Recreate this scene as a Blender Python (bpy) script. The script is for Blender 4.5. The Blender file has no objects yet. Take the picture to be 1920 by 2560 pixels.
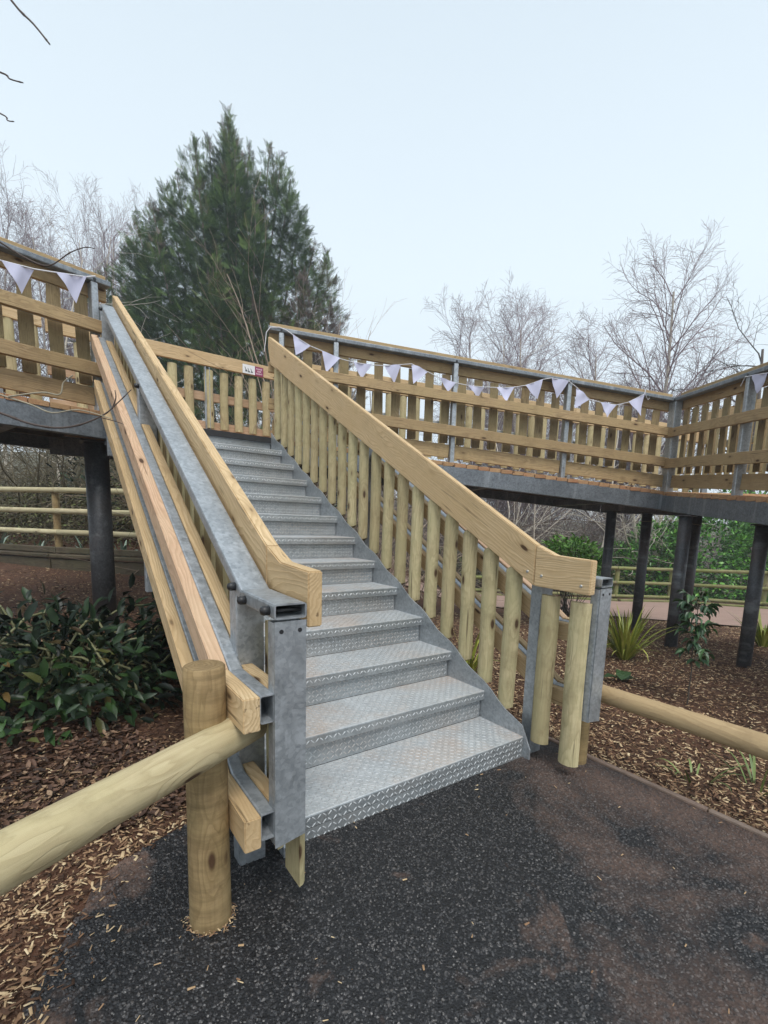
import bpy, bmesh, math, random
import numpy as np
from mathutils import Vector, Matrix, noise as mnoise
random.seed(7); rng = np.random.default_rng(7)
S = bpy.context.scene; COL = S.collection
R = math.radians

# ------------------------------------------------------------------ camera
CP = Vector((-2.0753, -1.5531, 1.1487))
cx = Vector((0.81006412, -0.58549987, 0.03140096)); cy = Vector((0.05830239, 0.13372116, 0.98930252)); cz = Vector((0.58343548, 0.79956773, -0.14245875))
cam_d = bpy.data.cameras.new('camera'); cam = bpy.data.objects.new('camera', cam_d); COL.objects.link(cam)
m = Matrix.Identity(4)
for i in range(3):
    m[i][0] = cx[i]; m[i][1] = cy[i]; m[i][2] = -cz[i]; m[i][3] = CP[i]
cam.matrix_world = m
cam_d.sensor_fit = 'VERTICAL'; cam_d.sensor_height = 24.0
cam_d.lens = 1181.15 / 2560 * 24.0
cam_d.shift_x = -16.71 / 2560; cam_d.shift_y = 197.43 / 2560
cam_d.clip_start = 0.05; cam_d.clip_end = 600
S.camera = cam

# ------------------------------------------------------------------ sky, sun, exposure
SUN_EL, SUN_AZ = R(58), R(200)
w = bpy.data.worlds.new('World'); S.world = w; w.use_nodes = True
nt = w.node_tree; nt.nodes.clear()
out = nt.nodes.new('ShaderNodeOutputWorld'); bg = nt.nodes.new('ShaderNodeBackground')
sky = nt.nodes.new('ShaderNodeTexSky'); sky.sky_type = 'NISHITA'; sky.sun_disc = False
sky.sun_elevation = SUN_EL; sky.sun_rotation = SUN_AZ; sky.dust_density = 6; sky.air_density = 1.0
hsv = nt.nodes.new('ShaderNodeHueSaturation'); hsv.inputs['Saturation'].default_value = 0.35
nt.links.new(sky.outputs[0], hsv.inputs['Color'])
tc = nt.nodes.new('ShaderNodeTexCoord'); sep = nt.nodes.new('ShaderNodeSeparateXYZ'); nt.links.new(tc.outputs['Generated'], sep.inputs[0])
rmp = nt.nodes.new('ShaderNodeValToRGB'); nt.links.new(sep.outputs['Z'], rmp.inputs[0])
e = rmp.color_ramp.elements
e[0].position = 0.0; e[0].color = (0.79, 0.875, 0.94, 1); e[1].position = 1.0; e[1].color = (0.47, 0.56, 0.64, 1)
x = rmp.color_ramp.elements.new(0.42); x.color = (0.755, 0.86, 0.94, 1)
sc = nt.nodes.new('ShaderNodeVectorMath'); sc.operation = 'SCALE'; sc.inputs['Scale'].default_value = 9.6
nt.links.new(rmp.outputs[0], sc.inputs[0])
mx = nt.nodes.new('ShaderNodeMixRGB'); mx.inputs[0].default_value = 0.9
nt.links.new(hsv.outputs[0], mx.inputs[1]); nt.links.new(sc.outputs[0], mx.inputs[2])
nt.links.new(mx.outputs[0], bg.inputs[0]); bg.inputs[1].default_value = 0.080
nt.links.new(bg.outputs[0], out.inputs[0])
sun_d = bpy.data.lights.new('sun', 'SUN'); sun_d.energy = 1.5; sun_d.angle = R(24); sun_d.color = (1, 0.97, 0.92)
sun = bpy.data.objects.new('sun', sun_d); COL.objects.link(sun)
sun.rotation_euler = (R(90) - SUN_EL, 0, R(180) - SUN_AZ)
S.view_settings.view_transform = 'Standard'; S.view_settings.look = 'None'
S.view_settings.exposure = 0.74; S.view_settings.gamma = 1.0
S.cycles.max_bounces = 6; S.cycles.diffuse_bounces = 3; S.cycles.glossy_bounces = 3; S.cycles.transparent_max_bounces = 6
S.cycles.volume_bounces = 1

# ------------------------------------------------------------------ materials
def newmat(name):
    mt = bpy.data.materials.new(name); mt.use_nodes = True
    t = mt.node_tree; b = t.nodes['Principled BSDF']
    return mt, t, b
def nd(t, typ, **kw):
    n = t.nodes.new(typ)
    for k, v in kw.items(): setattr(n, k, v)
    return n
def lk(t, a, b): t.links.new(a, b)
def ramp(t, fac, stops):
    r = nd(t, 'ShaderNodeValToRGB'); els = r.color_ramp.elements
    while len(els) < len(stops): els.new(0.5)
    for el, (p, c) in zip(els, stops): el.position = p; el.color = (*c, 1)
    lk(t, fac, r.inputs[0]); return r.outputs[0]
def mixc(t, fac, a, b, mode='MIX'):
    n = nd(t, 'ShaderNodeMixRGB', blend_type=mode)
    for i, v in ((0, fac), (1, a), (2, b)):
        if hasattr(v, 'is_linked') or hasattr(v, 'links'): lk(t, v, n.inputs[i])
        elif isinstance(v, tuple): n.inputs[i].default_value = (*v, 1)
        else: n.inputs[i].default_value = v
    return n.outputs[0]
def mapr(t, v, a, b, c=0.0, d=1.0):
    n = nd(t, 'ShaderNodeMapRange'); lk(t, v, n.inputs[0])
    for i, q in enumerate((a, b, c, d)): n.inputs[i + 1].default_value = q
    return n.outputs[0]
def coords(t, scale=(1, 1, 1), rand=True):
    tcn = nd(t, 'ShaderNodeTexCoord'); v = tcn.outputs['Object']
    if rand:
        oi = nd(t, 'ShaderNodeObjectInfo'); mu = nd(t, 'ShaderNodeMath', operation='MULTIPLY'); lk(t, oi.outputs['Random'], mu.inputs[0]); mu.inputs[1].default_value = 57.3
        ad = nd(t, 'ShaderNodeVectorMath', operation='ADD'); lk(t, v, ad.inputs[0]); lk(t, mu.outputs[0], ad.inputs[1]); v = ad.outputs[0]
    mp = nd(t, 'ShaderNodeMapping'); mp.inputs['Scale'].default_value = scale; lk(t, v, mp.inputs[0])
    return mp.outputs[0]
def noise(t, vec, scale, detail=4, rough=0.55, dist=0.0):
    n = nd(t, 'ShaderNodeTexNoise'); lk(t, vec, n.inputs['Vector'])
    n.inputs['Scale'].default_value = scale; n.inputs['Detail'].default_value = detail; n.inputs['Roughness'].default_value = rough; n.inputs['Distortion'].default_value = dist
    return n.outputs['Fac']
def bump(t, b, h, strength=0.3, dist=0.01, prev=None):
    n = nd(t, 'ShaderNodeBump'); n.inputs['Strength'].default_value = strength; n.inputs['Distance'].default_value = dist
    lk(t, h, n.inputs['Height'])
    if prev is not None: lk(t, prev, n.inputs['Normal'])
    lk(t, n.outputs[0], b.inputs['Normal']); return n.outputs[0]

def wood(name, light, dark, tint=None, tint_amt=0.5, knots=1.0, rings=75.0, rough=0.75, dirt=0.25, knotc=(0.07, 0.035, 0.018), contrast=0.6, bands=0.0, pith=0.09):
    """softwood: growth rings round a pith running along local X, bent by knots, plus fine grain"""
    mt, t, b = newmat(name)
    v = coords(t, (1, 1, 1)); tcn = nd(t, 'ShaderNodeTexCoord'); oi = nd(t, 'ShaderNodeObjectInfo')
    mp = nd(t, 'ShaderNodeMapping'); mp.inputs['Scale'].default_value = (3.6, 10, 10); lk(t, v, mp.inputs[0])
    vo = nd(t, 'ShaderNodeTexVoronoi'); lk(t, mp.outputs[0], vo.inputs['Vector']); vo.inputs['Scale'].default_value = 1.0
    kd = vo.outputs['Distance']
    swirl = mapr(t, kd, 0.0, 0.5, 1.0, 0.0)
    # pith position differs per object
    wn = nd(t, 'ShaderNodeTexWhiteNoise', noise_dimensions='1D'); lk(t, oi.outputs['Random'], wn.inputs['W'])
    sb = nd(t, 'ShaderNodeVectorMath', operation='SUBTRACT'); lk(t, wn.outputs['Color'], sb.inputs[0]); sb.inputs[1].default_value = (.5, .5, .5)
    sl = nd(t, 'ShaderNodeVectorMath', operation='SCALE'); lk(t, sb.outputs[0], sl.inputs[0]); sl.inputs['Scale'].default_value = pith * 2
    ad = nd(t, 'ShaderNodeVectorMath', operation='ADD'); lk(t, tcn.outputs['Object'], ad.inputs[0]); lk(t, sl.outputs[0], ad.inputs[1])
    fl = nd(t, 'ShaderNodeVectorMath', operation='MULTIPLY'); lk(t, ad.outputs[0], fl.inputs[0]); fl.inputs[1].default_value = (0, 1, 1)
    ln = nd(t, 'ShaderNodeVectorMath', operation='LENGTH'); lk(t, fl.outputs[0], ln.inputs[0])
    mg = nd(t, 'ShaderNodeMapping'); mg.inputs['Scale'].default_value = (0.9, 5.0, 5.0); lk(t, v, mg.inputs[0])
    n1 = noise(t, mg.outputs[0], 1.6, 4, 0.5)
    a0 = nd(t, 'ShaderNodeMath', operation='MULTIPLY_ADD'); lk(t, n1, a0.inputs[0]); a0.inputs[1].default_value = 0.11; lk(t, ln.outputs['Value'], a0.inputs[2])
    a1 = nd(t, 'ShaderNodeMath', operation='MULTIPLY_ADD'); lk(t, swirl, a1.inputs[0]); a1.inputs[1].default_value = 0.035; lk(t, a0.outputs[0], a1.inputs[2])
    a2 = nd(t, 'ShaderNodeMath', operation='MULTIPLY'); lk(t, a1.outputs[0], a2.inputs[0]); a2.inputs[1].default_value = rings
    fr = nd(t, 'ShaderNodeMath', operation='FRACT'); lk(t, a2.outputs[0], fr.inputs[0])
    up_ = mapr(t, fr.outputs[0], 0.35, 0.88, 0.0, 1.0); dn_ = mapr(t, fr.outputs[0], 0.90, 1.0, 1.0, 0.0)
    mn = nd(t, 'ShaderNodeMath', operation='MULTIPLY'); lk(t, up_, mn.inputs[0]); lk(t, dn_, mn.inputs[1]); ring = mn.outputs[0]
    mf = nd(t, 'ShaderNodeMapping'); mf.inputs['Scale'].default_value = (3.0, 75, 75); lk(t, v, mf.inputs[0])
    fine = noise(t, mf.outputs[0], 1.5, 6, 0.65)
    big = noise(t, v, 2.3, 4, 0.65)
    c = mixc(t, mapr(t, fine, 0.35, 0.7, 0.0, 0.55), light, dark)
    c = mixc(t, mixm(t, ring, contrast), c, tuple(q * 0.8 for q in dark))
    if tint: c = mixc(t, mapr(t, big, 0.36, 0.62, 0.0, tint_amt), c, tint)
    wn2 = nd(t, 'ShaderNodeTexWhiteNoise', noise_dimensions='1D'); m7 = mixm(t, oi.outputs['Random'], 7.7); lk(t, m7, wn2.inputs['W'])
    c = mixc(t, mapr(t, wn2.outputs['Value'], 0, 1, 0.0, 0.45), c, tuple(q * 0.75 for q in dark), 'MIX')
    dn = noise(t, v, 7, 7, 0.75)
    c = mixc(t, mapr(t, dn, 0.48, 0.75, 0.0, dirt), c, tuple(q * 0.35 for q in dark))
    mk_ = nd(t, 'ShaderNodeMapping'); mk_.inputs['Scale'].default_value = (1.6, 38, 38); lk(t, v, mk_.inputs[0])
    cr = noise(t, mk_.outputs[0], 1.3, 3, 0.5)
    c = mixc(t, mapr(t, cr, 0.66, 0.73, 0.0, 0.75), c, tuple(q * 0.3 for q in dark))
    if bands:
        mb = nd(t, 'ShaderNodeMapping'); mb.inputs['Scale'].default_value = (22, 3, 3); lk(t, v, mb.inputs[0])
        bn = noise(t, mb.outputs[0], 1.6, 5, 0.7)
        c = mixc(t, mapr(t, bn, 0.42, 0.68, 0.0, bands), c, tuple(q * 0.5 for q in dark))
    kr = mapr(t, kd, 0.10, 0.26, 0.55 * knots, 0.0)
    c = mixc(t, kr, c, tuple(q * 0.7 for q in dark))
    kn = mapr(t, kd, 0.075, 0.13, 0.95 * knots, 0.0)
    c = mixc(t, kn, c, knotc)
    lk(t, c, b.inputs['Base Color']); b.inputs['Roughness'].default_value = rough; b.inputs['Specular IOR Level'].default_value = 0.3
    h = nd(t, 'ShaderNodeMath', operation='ADD'); lk(t, fine, h.inputs[0]); lk(t, ring, h.inputs[1])
    bump(t, b, h.outputs[0], 0.35, 0.002)
    return mt
def mixm(t, v, k):
    n = nd(t, 'ShaderNodeMath', operation='MULTIPLY'); lk(t, v, n.inputs[0]); n.inputs[1].default_value = k; return n.outputs[0]

def galv(name, c1=(0.33, 0.36, 0.38), c2=(0.52, 0.55, 0.575), metal=0.55, rough=0.42, dirt=None, dirtc=(0.42, 0.30, 0.22), streak=0.0):
    mt, t, b = newmat(name)
    v = coords(t)
    vo = nd(t, 'ShaderNodeTexVoronoi'); lk(t, v, vo.inputs['Vector']); vo.inputs['Scale'].default_value = 85
    sp = nd(t, 'ShaderNodeSeparateColor'); lk(t, vo.outputs['Color'], sp.inputs[0])
    n1 = noise(t, v, 14, 6, 0.7, 1.5); n2 = noise(t, v, 3, 4, 0.6)
    f = nd(t, 'ShaderNodeMath', operation='MULTIPLY_ADD'); lk(t, sp.outputs[0], f.inputs[0]); f.inputs[1].default_value = 0.28; lk(t, n1, f.inputs[2])
    c = mixc(t, mapr(t, f.outputs[0], 0.35, 0.85), c1, c2)
    c = mixc(t, mapr(t, n2, 0.4, 0.7, 0.0, 0.4), c, tuple(q * 0.72 for q in c1))
    if dirt:
        dn = noise(t, v, 2.2, 5, 0.65)
        c = mixc(t, mapr(t, dn, 0.46, 0.68, 0.0, dirt), c, dirtc)
    if streak:
        ms = nd(t, 'ShaderNodeMapping'); ms.inputs['Scale'].default_value = (9, 9, 0.6); lk(t, v, ms.inputs[0])
        sn = noise(t, ms.outputs[0], 1.0, 4, 0.6)
        c = mixc(t, mapr(t, sn, 0.55, 0.75, 0.0, streak), c, (0.5, 0.53, 0.55))
    lk(t, c, b.inputs['Base Color']); b.inputs['Metallic'].default_value = metal
    rr = mapr(t, n1, 0.3, 0.7, rough - 0.08, rough + 0.14); lk(t, rr, b.inputs['Roughness'])
    bump(t, b, n1, 0.08, 0.002)
    return mt
def plain(name, col, rough=0.6, metal=0.0, var=0.25, vs=20, bm=0.15):
    mt, t, b = newmat(name); v = coords(t)
    n1 = noise(t, v, vs, 5, 0.6)
    c = mixc(t, mapr(t, n1, 0.3, 0.7, 0.0, var), col, tuple(q * 0.5 for q in col))
    lk(t, c, b.inputs['Base Color']); b.inputs['Roughness'].default_value = rough; b.inputs['Metallic'].default_value = metal
    if bm: bump(t, b, n1, bm, 0.003)
    return mt
def attr_mat(name, stops, rough=0.7, attr='rnd', spec=0.5, bumpy=0, trans=0.0, nscale=0):
    mt, t, b = newmat(name)
    a = nd(t, 'ShaderNodeAttribute', attribute_name=attr)
    c = ramp(t, a.outputs['Fac'], stops)
    if nscale:
        tcn = nd(t, 'ShaderNodeTexCoord'); n1 = noise(t, tcn.outputs['Object'], nscale, 3, 0.6)
        c = mixc(t, mapr(t, n1, 0.35, 0.7, 0.0, 0.55), c, tuple(q * 0.35 for q in stops[0][1]))
    lk(t, c, b.inputs['Base Color']); b.inputs['Roughness'].default_value = rough
    b.inputs['Specular IOR Level'].default_value = spec
    if trans: b.inputs['Transmission Weight'].default_value = 0; b.inputs['Subsurface Weight'].default_value = 0
    return mt
def rand_mat(name, stops, rough=0.7, spec=0.5):
    """leaf material: colour varies per object and gently over the leaf"""
    mt, t, b = newmat(name)
    oi = nd(t, 'ShaderNodeObjectInfo'); c = ramp(t, oi.outputs['Random'], stops)
    tcn = nd(t, 'ShaderNodeTexCoord'); n1 = noise(t, tcn.outputs['Object'], 18, 4, 0.6)
    c = mixc(t, mapr(t, n1, 0.35, 0.75, 0, 0.5), c, tuple(q * 0.45 for q in stops[0][1]))
    lk(t, c, b.inputs['Base Color']); b.inputs['Roughness'].default_value = rough; b.inputs['Specular IOR Level'].default_value = spec
    bump(t, b, n1, 0.2, 0.004)
    return mt

M = {}
M['rail_new'] = wood('planed_new_softwood', (0.78, 0.60, 0.37), (0.49, 0.32, 0.155), (0.62, 0.44, 0.235), 0.6, rings=70, dirt=0.18)
M['rail_pink'] = wood('planed_pinkish_softwood', (0.72, 0.50, 0.34), (0.54, 0.33, 0.20), (0.66, 0.50, 0.33), 0.5, rings=70, dirt=0.15)
M['paling'] = wood('green_treated_half_round', (0.66, 0.56, 0.34), (0.35, 0.265, 0.135), (0.49, 0.45, 0.25), 0.65, rings=85, dirt=0.4, pith=.012, contrast=.45)
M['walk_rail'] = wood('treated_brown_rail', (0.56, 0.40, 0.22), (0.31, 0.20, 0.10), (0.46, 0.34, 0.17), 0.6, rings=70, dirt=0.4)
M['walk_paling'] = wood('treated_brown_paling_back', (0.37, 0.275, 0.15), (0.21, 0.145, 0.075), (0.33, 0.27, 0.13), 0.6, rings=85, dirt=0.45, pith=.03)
M['log'] = wood('peeled_log_post', (0.42, 0.30, 0.155), (0.25, 0.165, 0.075), (0.36, 0.28, 0.13), 0.7, rings=80, dirt=0.45, pith=.01, bands=0.55)
M['log_rail'] = wood('peeled_pale_log_rail', (0.60, 0.51, 0.32), (0.38, 0.28, 0.15), (0.52, 0.46, 0.25), 0.7, rings=80, dirt=0.35, pith=.012, contrast=.45)
M['log_rail_tan'] = wood('peeled_tan_log_rail', (0.60, 0.45, 0.26), (0.40, 0.27, 0.14), (0.52, 0.38, 0.20), 0.6, rings=80, dirt=0.4, pith=.012, contrast=.45)
M['far_rail'] = wood('far_log_rail', (0.62, 0.55, 0.36), (0.44, 0.36, 0.21), (0.52, 0.50, 0.30), 0.5, rings=40, dirt=0.2, pith=.01)
M['moss_rail'] = wood('mossy_log_rail', (0.36, 0.31, 0.17), (0.20, 0.165, 0.085), (0.20, 0.25, 0.06), 0.8, rings=40, dirt=0.4, pith=.01)
M['deck'] = wood('deck_board_end', (0.56, 0.29, 0.16), (0.36, 0.17, 0.085), (0.50, 0.35, 0.18), 0.8, rings=70, dirt=0.4)
M['sleeper'] = wood('weathered_sleeper', (0.15, 0.115, 0.075), (0.065, 0.05, 0.034), (0.09, 0.085, 0.045), 0.6, rings=50, dirt=0.7)
M['edging'] = wood('weathered_edging_board', (0.42, 0.29, 0.23), (0.26, 0.17, 0.13), (0.30, 0.24, 0.19), 0.6, rings=50, dirt=0.5, knots=0)
M['galv'] = galv('galvanised_steel', (0.27, 0.295, 0.315), (0.50, 0.53, 0.56))
M['galv_dark'] = galv('dark_galvanised_steel', (0.12, 0.134, 0.152), (0.26, 0.285, 0.31), 0.45, 0.5, streak=0.45)  # dark beam steel; on near fence caps the tone paints in shade
M['tread'] = galv('galvanised_durbar_plate', (0.42, 0.45, 0.47), (0.62, 0.645, 0.66), 0.25, 0.36, dirt=0.8, dirtc=(0.56, 0.43, 0.34))
M['riser'] = galv('shaded_riser_plate', (0.27, 0.295, 0.31), (0.42, 0.445, 0.46), 0.5, 0.4, dirt=0.3, dirtc=(0.36, 0.29, 0.24))  # darker copy of the plate: dim light on upright faces put into the colour
M['tread_pat'] = galv('worn_lozenges', (0.60, 0.63, 0.65), (0.80, 0.82, 0.83), 0.4, 0.3)
M['tread_pat_top'] = galv('trodden_lozenges', (0.40, 0.43, 0.45), (0.56, 0.58, 0.60), 0.35, 0.4, dirt=0.5, dirtc=(0.52, 0.40, 0.32))
M['column'] = galv('dull_steel_column', (0.035, 0.036, 0.04), (0.085, 0.088, 0.095), 0.3, 0.5, streak=0.25, dirt=0.3, dirtc=(0.12, 0.07, 0.05))
M['bolt'] = plain('black_bolt_cap', (0.02, 0.02, 0.022), 0.45, bm=0)
M['coachbolt'] = galv('zinc_bolt', (0.4, 0.4, 0.38), (0.6, 0.6, 0.58), 0.8, 0.35)
M['strip'] = plain('black_rubber_strip', (0.018, 0.018, 0.02), 0.6)
M['flag'] = plain('white_cotton_flag', (0.60, 0.60, 0.76), 0.9, var=0.12, vs=8, bm=0.1)
M['string'] = plain('white_tape', (0.72, 0.71, 0.74), 0.9, bm=0)
M['white'] = plain('white_sign_face', (0.75, 0.75, 0.76), 0.4, var=0.05, bm=0)
M['burgundy'] = plain('burgundy_sign_face', (0.25, 0.025, 0.09), 0.4, var=0.05, bm=0)
M['print'] = plain('grey_print', (0.10, 0.11, 0.12), 0.5, bm=0)
M['pinkprint'] = plain('pale_pink_print', (0.85, 0.62, 0.70), 0.5, bm=0)

# ------------------------------------------------------------------ object helpers
WM = {}
def tag(o, label=None, cat=None, group=None, kind=None):
    if label: o['label'] = label
    if cat: o['category'] = cat
    if group: o['group'] = group
    if kind: o['kind'] = kind
    return o
def thing(name, loc, label, cat, group=None):
    o = bpy.data.objects.new(name, None); COL.objects.link(o); o.location = loc; o.empty_display_size = 0.1
    WM[o] = Matrix.Translation(Vector(loc)); return tag(o, label, cat, group)
def link(name, me, mat, parent=None, W=None):
    W = W or Matrix.Identity(4)
    o = bpy.data.objects.new(name, me); COL.objects.link(o)
    if mat is not None and len(me.materials) == 0: me.materials.append(mat)
    WM[o] = W
    if parent is not None:
        o.parent = parent; o.matrix_basis = WM[parent].inverted() @ W
    else: o.matrix_basis = W
    return o
def frame(p0, p1, up=(0, 0, 1)):
    p0 = Vector(p0); p1 = Vector(p1); X = (p1 - p0).normalized(); U = Vector(up)
    Y = U.cross(X)
    if Y.length < 1e-4: Y = Vector((0, 1, 0)).cross(X)
    Y.normalize(); Z = X.cross(Y)
    mm = Matrix.Identity(4)
    for i in range(3): mm[i][0] = X[i]; mm[i][1] = Y[i]; mm[i][2] = Z[i]; mm[i][3] = (p0[i] + p1[i]) / 2
    return mm, (p1 - p0).length
def pydata(name, vs, fs, smooth=False, mat=None):
    me = bpy.data.meshes.new(name); me.from_pydata([tuple(v) for v in vs], [], fs); me.update()
    if smooth: me.polygons.foreach_set('use_smooth', [True] * len(me.polygons))
    if mat: me.materials.append(mat)
    return me
CACHE = {}
def beam_mesh(L, wd, h, bev, c0, c1, mat):
    key = ('b', round(L, 3), wd, h, bev, round(c0, 3), round(c1, 3), mat.name)
    if key in CACHE: return CACHE[key]
    bm = bmesh.new(); bmesh.ops.create_cube(bm, size=1)
    for v in bm.verts:
        sgn = 1 if v.co.x > 0 else -1
        z = v.co.z * h
        v.co = Vector((sgn * L / 2 + z * (c1 if sgn > 0 else c0), v.co.y * wd, z))
    if bev: bmesh.ops.bevel(bm, geom=bm.edges[:], offset=bev, segments=1, affect='EDGES')
    me = bpy.data.meshes.new('board'); bm.to_mesh(me); bm.free(); me.materials.append(mat); CACHE[key] = me; return me
def board(name, p0, p1, wd, h, mat, parent=None, up=(0, 0, 1), bev=0.003, c0=0.0, c1=0.0):
    """box along p0-p1, wd across, h along 'up'; c0/c1 shear the ends (plumb cuts)"""
    W, L = frame(p0, p1, up)
    return link(name, beam_mesh(L, wd, h, bev, c0, c1, mat), mat, parent, W)
def poly_prism(name, pts, a0, a1, axis, mat, parent=None, bev=0.0, grain=None):
    """polygon in a plane, extruded along axis ('x','y','z') from a0 to a1, in world space; pts are the other two coords"""
    def mk(u, v, a): return {'x': (a, u, v), 'y': (u, a, v), 'z': (u, v, a)}[axis]
    bm = bmesh.new()
    A = [bm.verts.new(mk(u, v, a0)) for u, v in pts]; B = [bm.verts.new(mk(u, v, a1)) for u, v in pts]
    bm.faces.new(A); bm.faces.new(B[::-1]); n = len(pts)
    for i in range(n): bm.faces.new((A[i], B[i], B[(i + 1) % n], A[(i + 1) % n]))
    bmesh.ops.recalc_face_normals(bm, faces=bm.faces[:])
    if bev: bmesh.ops.bevel(bm, geom=bm.edges[:], offset=bev, segments=2, affect='EDGES')
    W = grain or Matrix.Identity(4)
    bm.transform(W.inverted())
    me = bpy.data.meshes.new(name); bm.to_mesh(me); bm.free(); me.materials.append(mat)
    return link(name, me, mat, parent, W)
def profile_mesh(pts, L, mat, closed=True, cap=True, smooth=False):
    n = len(pts); vs = [(-L / 2, a, b) for a, b in pts] + [(L / 2, a, b) for a, b in pts]
    fs = [(i, (i + 1) % n, n + (i + 1) % n, n + i) for i in range(n if closed else n - 1)]
    if cap: fs += [tuple(range(n - 1, -1, -1)), tuple(range(n, 2 * n))]
    return pydata('profile', vs, fs, smooth, mat)
def rect_tube(name, p0, p1, wd, h, th, mat, parent=None, up=(0, 0, 1), r=0.008):
    """hollow rectangular section with rounded corners and open ends"""
    W, L = frame(p0, p1, up); key = ('rt', round(L, 3), wd, h, th, mat.name)
    if key not in CACHE:
        def ring(a, b, rr):
            o = []
            for qx, qy, s in ((1, 1, 0), (-1, 1, 90), (-1, -1, 180), (1, -1, 270)):
                for k in (0, 45, 90):
                    an = R(s + k); o.append((qx * (a / 2 - rr) + rr * math.cos(an), qy * (b / 2 - rr) + rr * math.sin(an)))
            return o
        O = ring(wd, h, r); I = ring(wd - 2 * th, h - 2 * th, max(r - th, 0.001)); n = len(O)
        vs = [(-L / 2, a, b) for a, b in O] + [(L / 2, a, b) for a, b in O] + [(-L / 2, a, b) for a, b in I] + [(L / 2, a, b) for a, b in I]
        fs = []
        for i in range(n):
            j = (i + 1) % n
            fs += [(i, n + i, n + j, j)[::-1], (2 * n + i, 2 * n + j, 3 * n + j, 3 * n + i)[::-1], (i, j, 2 * n + j, 2 * n + i)[::-1], (n + i, 3 * n + i, 3 * n + j, n + j)[::-1]]
        CACHE[key] = pydata('tube', vs, fs, False, mat)
    return link(name, CACHE[key], mat, parent, W)
def channel(name, p0, p1, wd, h, th, mat, parent=None, up=(0, 0, 1)):
    """C section: web on the -Y side, flanges towards +Y; wd = flange width, h = height"""
    W, L = frame(p0, p1, up); key = ('ch', round(L, 3), wd, h, th, mat.name)
    if key not in CACHE:
        a, b, q = wd / 2, h / 2, 0.004
        pts = [(-a + q, -b), (a, -b), (a, -b + th), (-a + th, -b + th), (-a + th, b - th), (a, b - th), (a, b), (-a + q, b), (-a, b - q), (-a, -b + q)]
        CACHE[key] = profile_mesh(pts, L, mat)
    return link(name, CACHE[key], mat, parent, W)
def half_round(L, r, depth, seed, mat, cut=0.0, top='x'):
    """half-round stake: flat back at local Y=0, belly towards -Y; axis X. cut shears the lower (-X) end, as a sawn bottom"""
    rn = random.Random(seed); nr, na = 7, 9; vs = []; fs = []
    ph = rn.uniform(0, 9)
    for i in range(nr):
        f = i / (nr - 1); xx = -L / 2 + L * f
        rr = r * (1 + 0.03 * math.sin(ph + f * 7) + rn.uniform(-0.012, 0.012))
        off = 0.003 * math.sin(ph * 2 + f * 5)
        for k in range(na):
            an = math.pi * k / (na - 1); a = math.cos(an) * rr + off; bb = -math.sin(an) * depth
            xs = xx
            if i == 0: xs += cut * a
            if i == nr - 1: xs += cut * a
            vs.append((xs, bb, a))
    for i in range(nr - 1):
        for k in range(na - 1):
            p = i * na + k; fs.append((p, p + 1, p + na + 1, p + na))
        fs.append((i * na, (i + 1) * na, (i + 1) * na + na - 1, i * na + na - 1))
    b0 = len(vs); vs += vs[:na]; b1 = len(vs); vs += vs[(nr - 1) * na:nr * na]; bk = len(vs)
    for i in range(nr): vs += [vs[i * na], vs[i * na + na - 1]]
    fs = [f for f in fs if not (f[0] % na == 0 and f[1] == f[0] + na)]
    for i in range(nr - 1): q = bk + 2 * i; fs.append((q, q + 2, q + 3, q + 1))
    fs.append(tuple(range(b0 + na - 1, b0 - 1, -1))); fs.append(tuple(range(b1, b1 + na)))
    me = pydata('stake', vs, fs, False, mat); 
    for p in me.polygons: p.use_smooth = len(p.vertices) == 4 and max(p.vertices) < b0
    return me
HR = {}
def paling(parent, p0, p1, r, depth, belly, mat, cut=0.0, var=4):
    """stake from p0 (bottom) to p1 (top); belly = world direction of the rounded side"""
    p0 = Vector(p0); p1 = Vector(p1); L = (p1 - p0).length; k = random.randrange(var)
    key = (round(L, 2), r, depth, k, mat.name, round(cut, 2))
    if key not in HR: HR[key] = half_round(L, r, depth, hash(key[:4]) % 1000, mat, cut)
    X = (p1 - p0).normalized(); Y = -Vector(belly).normalized(); Z = X.cross(Y)
    mm = Matrix.Identity(4); c = (p0 + p1) / 2
    for i in range(3): mm[i][0] = X[i]; mm[i][1] = Y[i]; mm[i][2] = Z[i]; mm[i][3] = c[i]
    return link('paling', HR[key], mat, parent, mm)
def log_mesh(L, r0, r1, seed, mat, nr=12, na=18, amp=0.02, bend=0.0, cham=0.006):
    rn = random.Random(seed); vs = []; fs = []
    xsn = [-L / 2, -L / 2 + cham] + [-L / 2 + cham + (L - 2 * cham) * i / (nr - 1) for i in range(1, nr - 1)] + [L / 2 - cham, L / 2]
    for i, xx in enumerate(xsn):
        f = (xx + L / 2) / L; rr = r0 + (r1 - r0) * f
        if i in (0, len(xsn) - 1): rr -= cham
        by = bend * math.sin(math.pi * f)
        for k in range(na):
            an = 2 * math.pi * k / na
            q = rr * (1 + amp * mnoise.noise(Vector((xx * 2.2 + seed, math.cos(an) * 1.1, math.sin(an) * 1.1))) * 2)
            vs.append((xx, math.cos(an) * q, math.sin(an) * q + by))
    n = len(xsn)
    for i in range(n - 1):
        for k in range(na): fs.append((i * na + k, i * na + (k + 1) % na, (i + 1) * na + (k + 1) % na, (i + 1) * na + k))
    fs.append(tuple(range(na))); fs.append(tuple(range(n * na - 1, (n - 1) * na - 1, -1)))
    me = pydata('log', vs, fs, True, mat)
    bm = bmesh.new(); bm.from_mesh(me); bmesh.ops.recalc_face_normals(bm, faces=bm.faces[:])
    for f in bm.faces:
        if len(f.verts) > 4: f.smooth = False
    bm.to_mesh(me); bm.free(); return me
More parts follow.
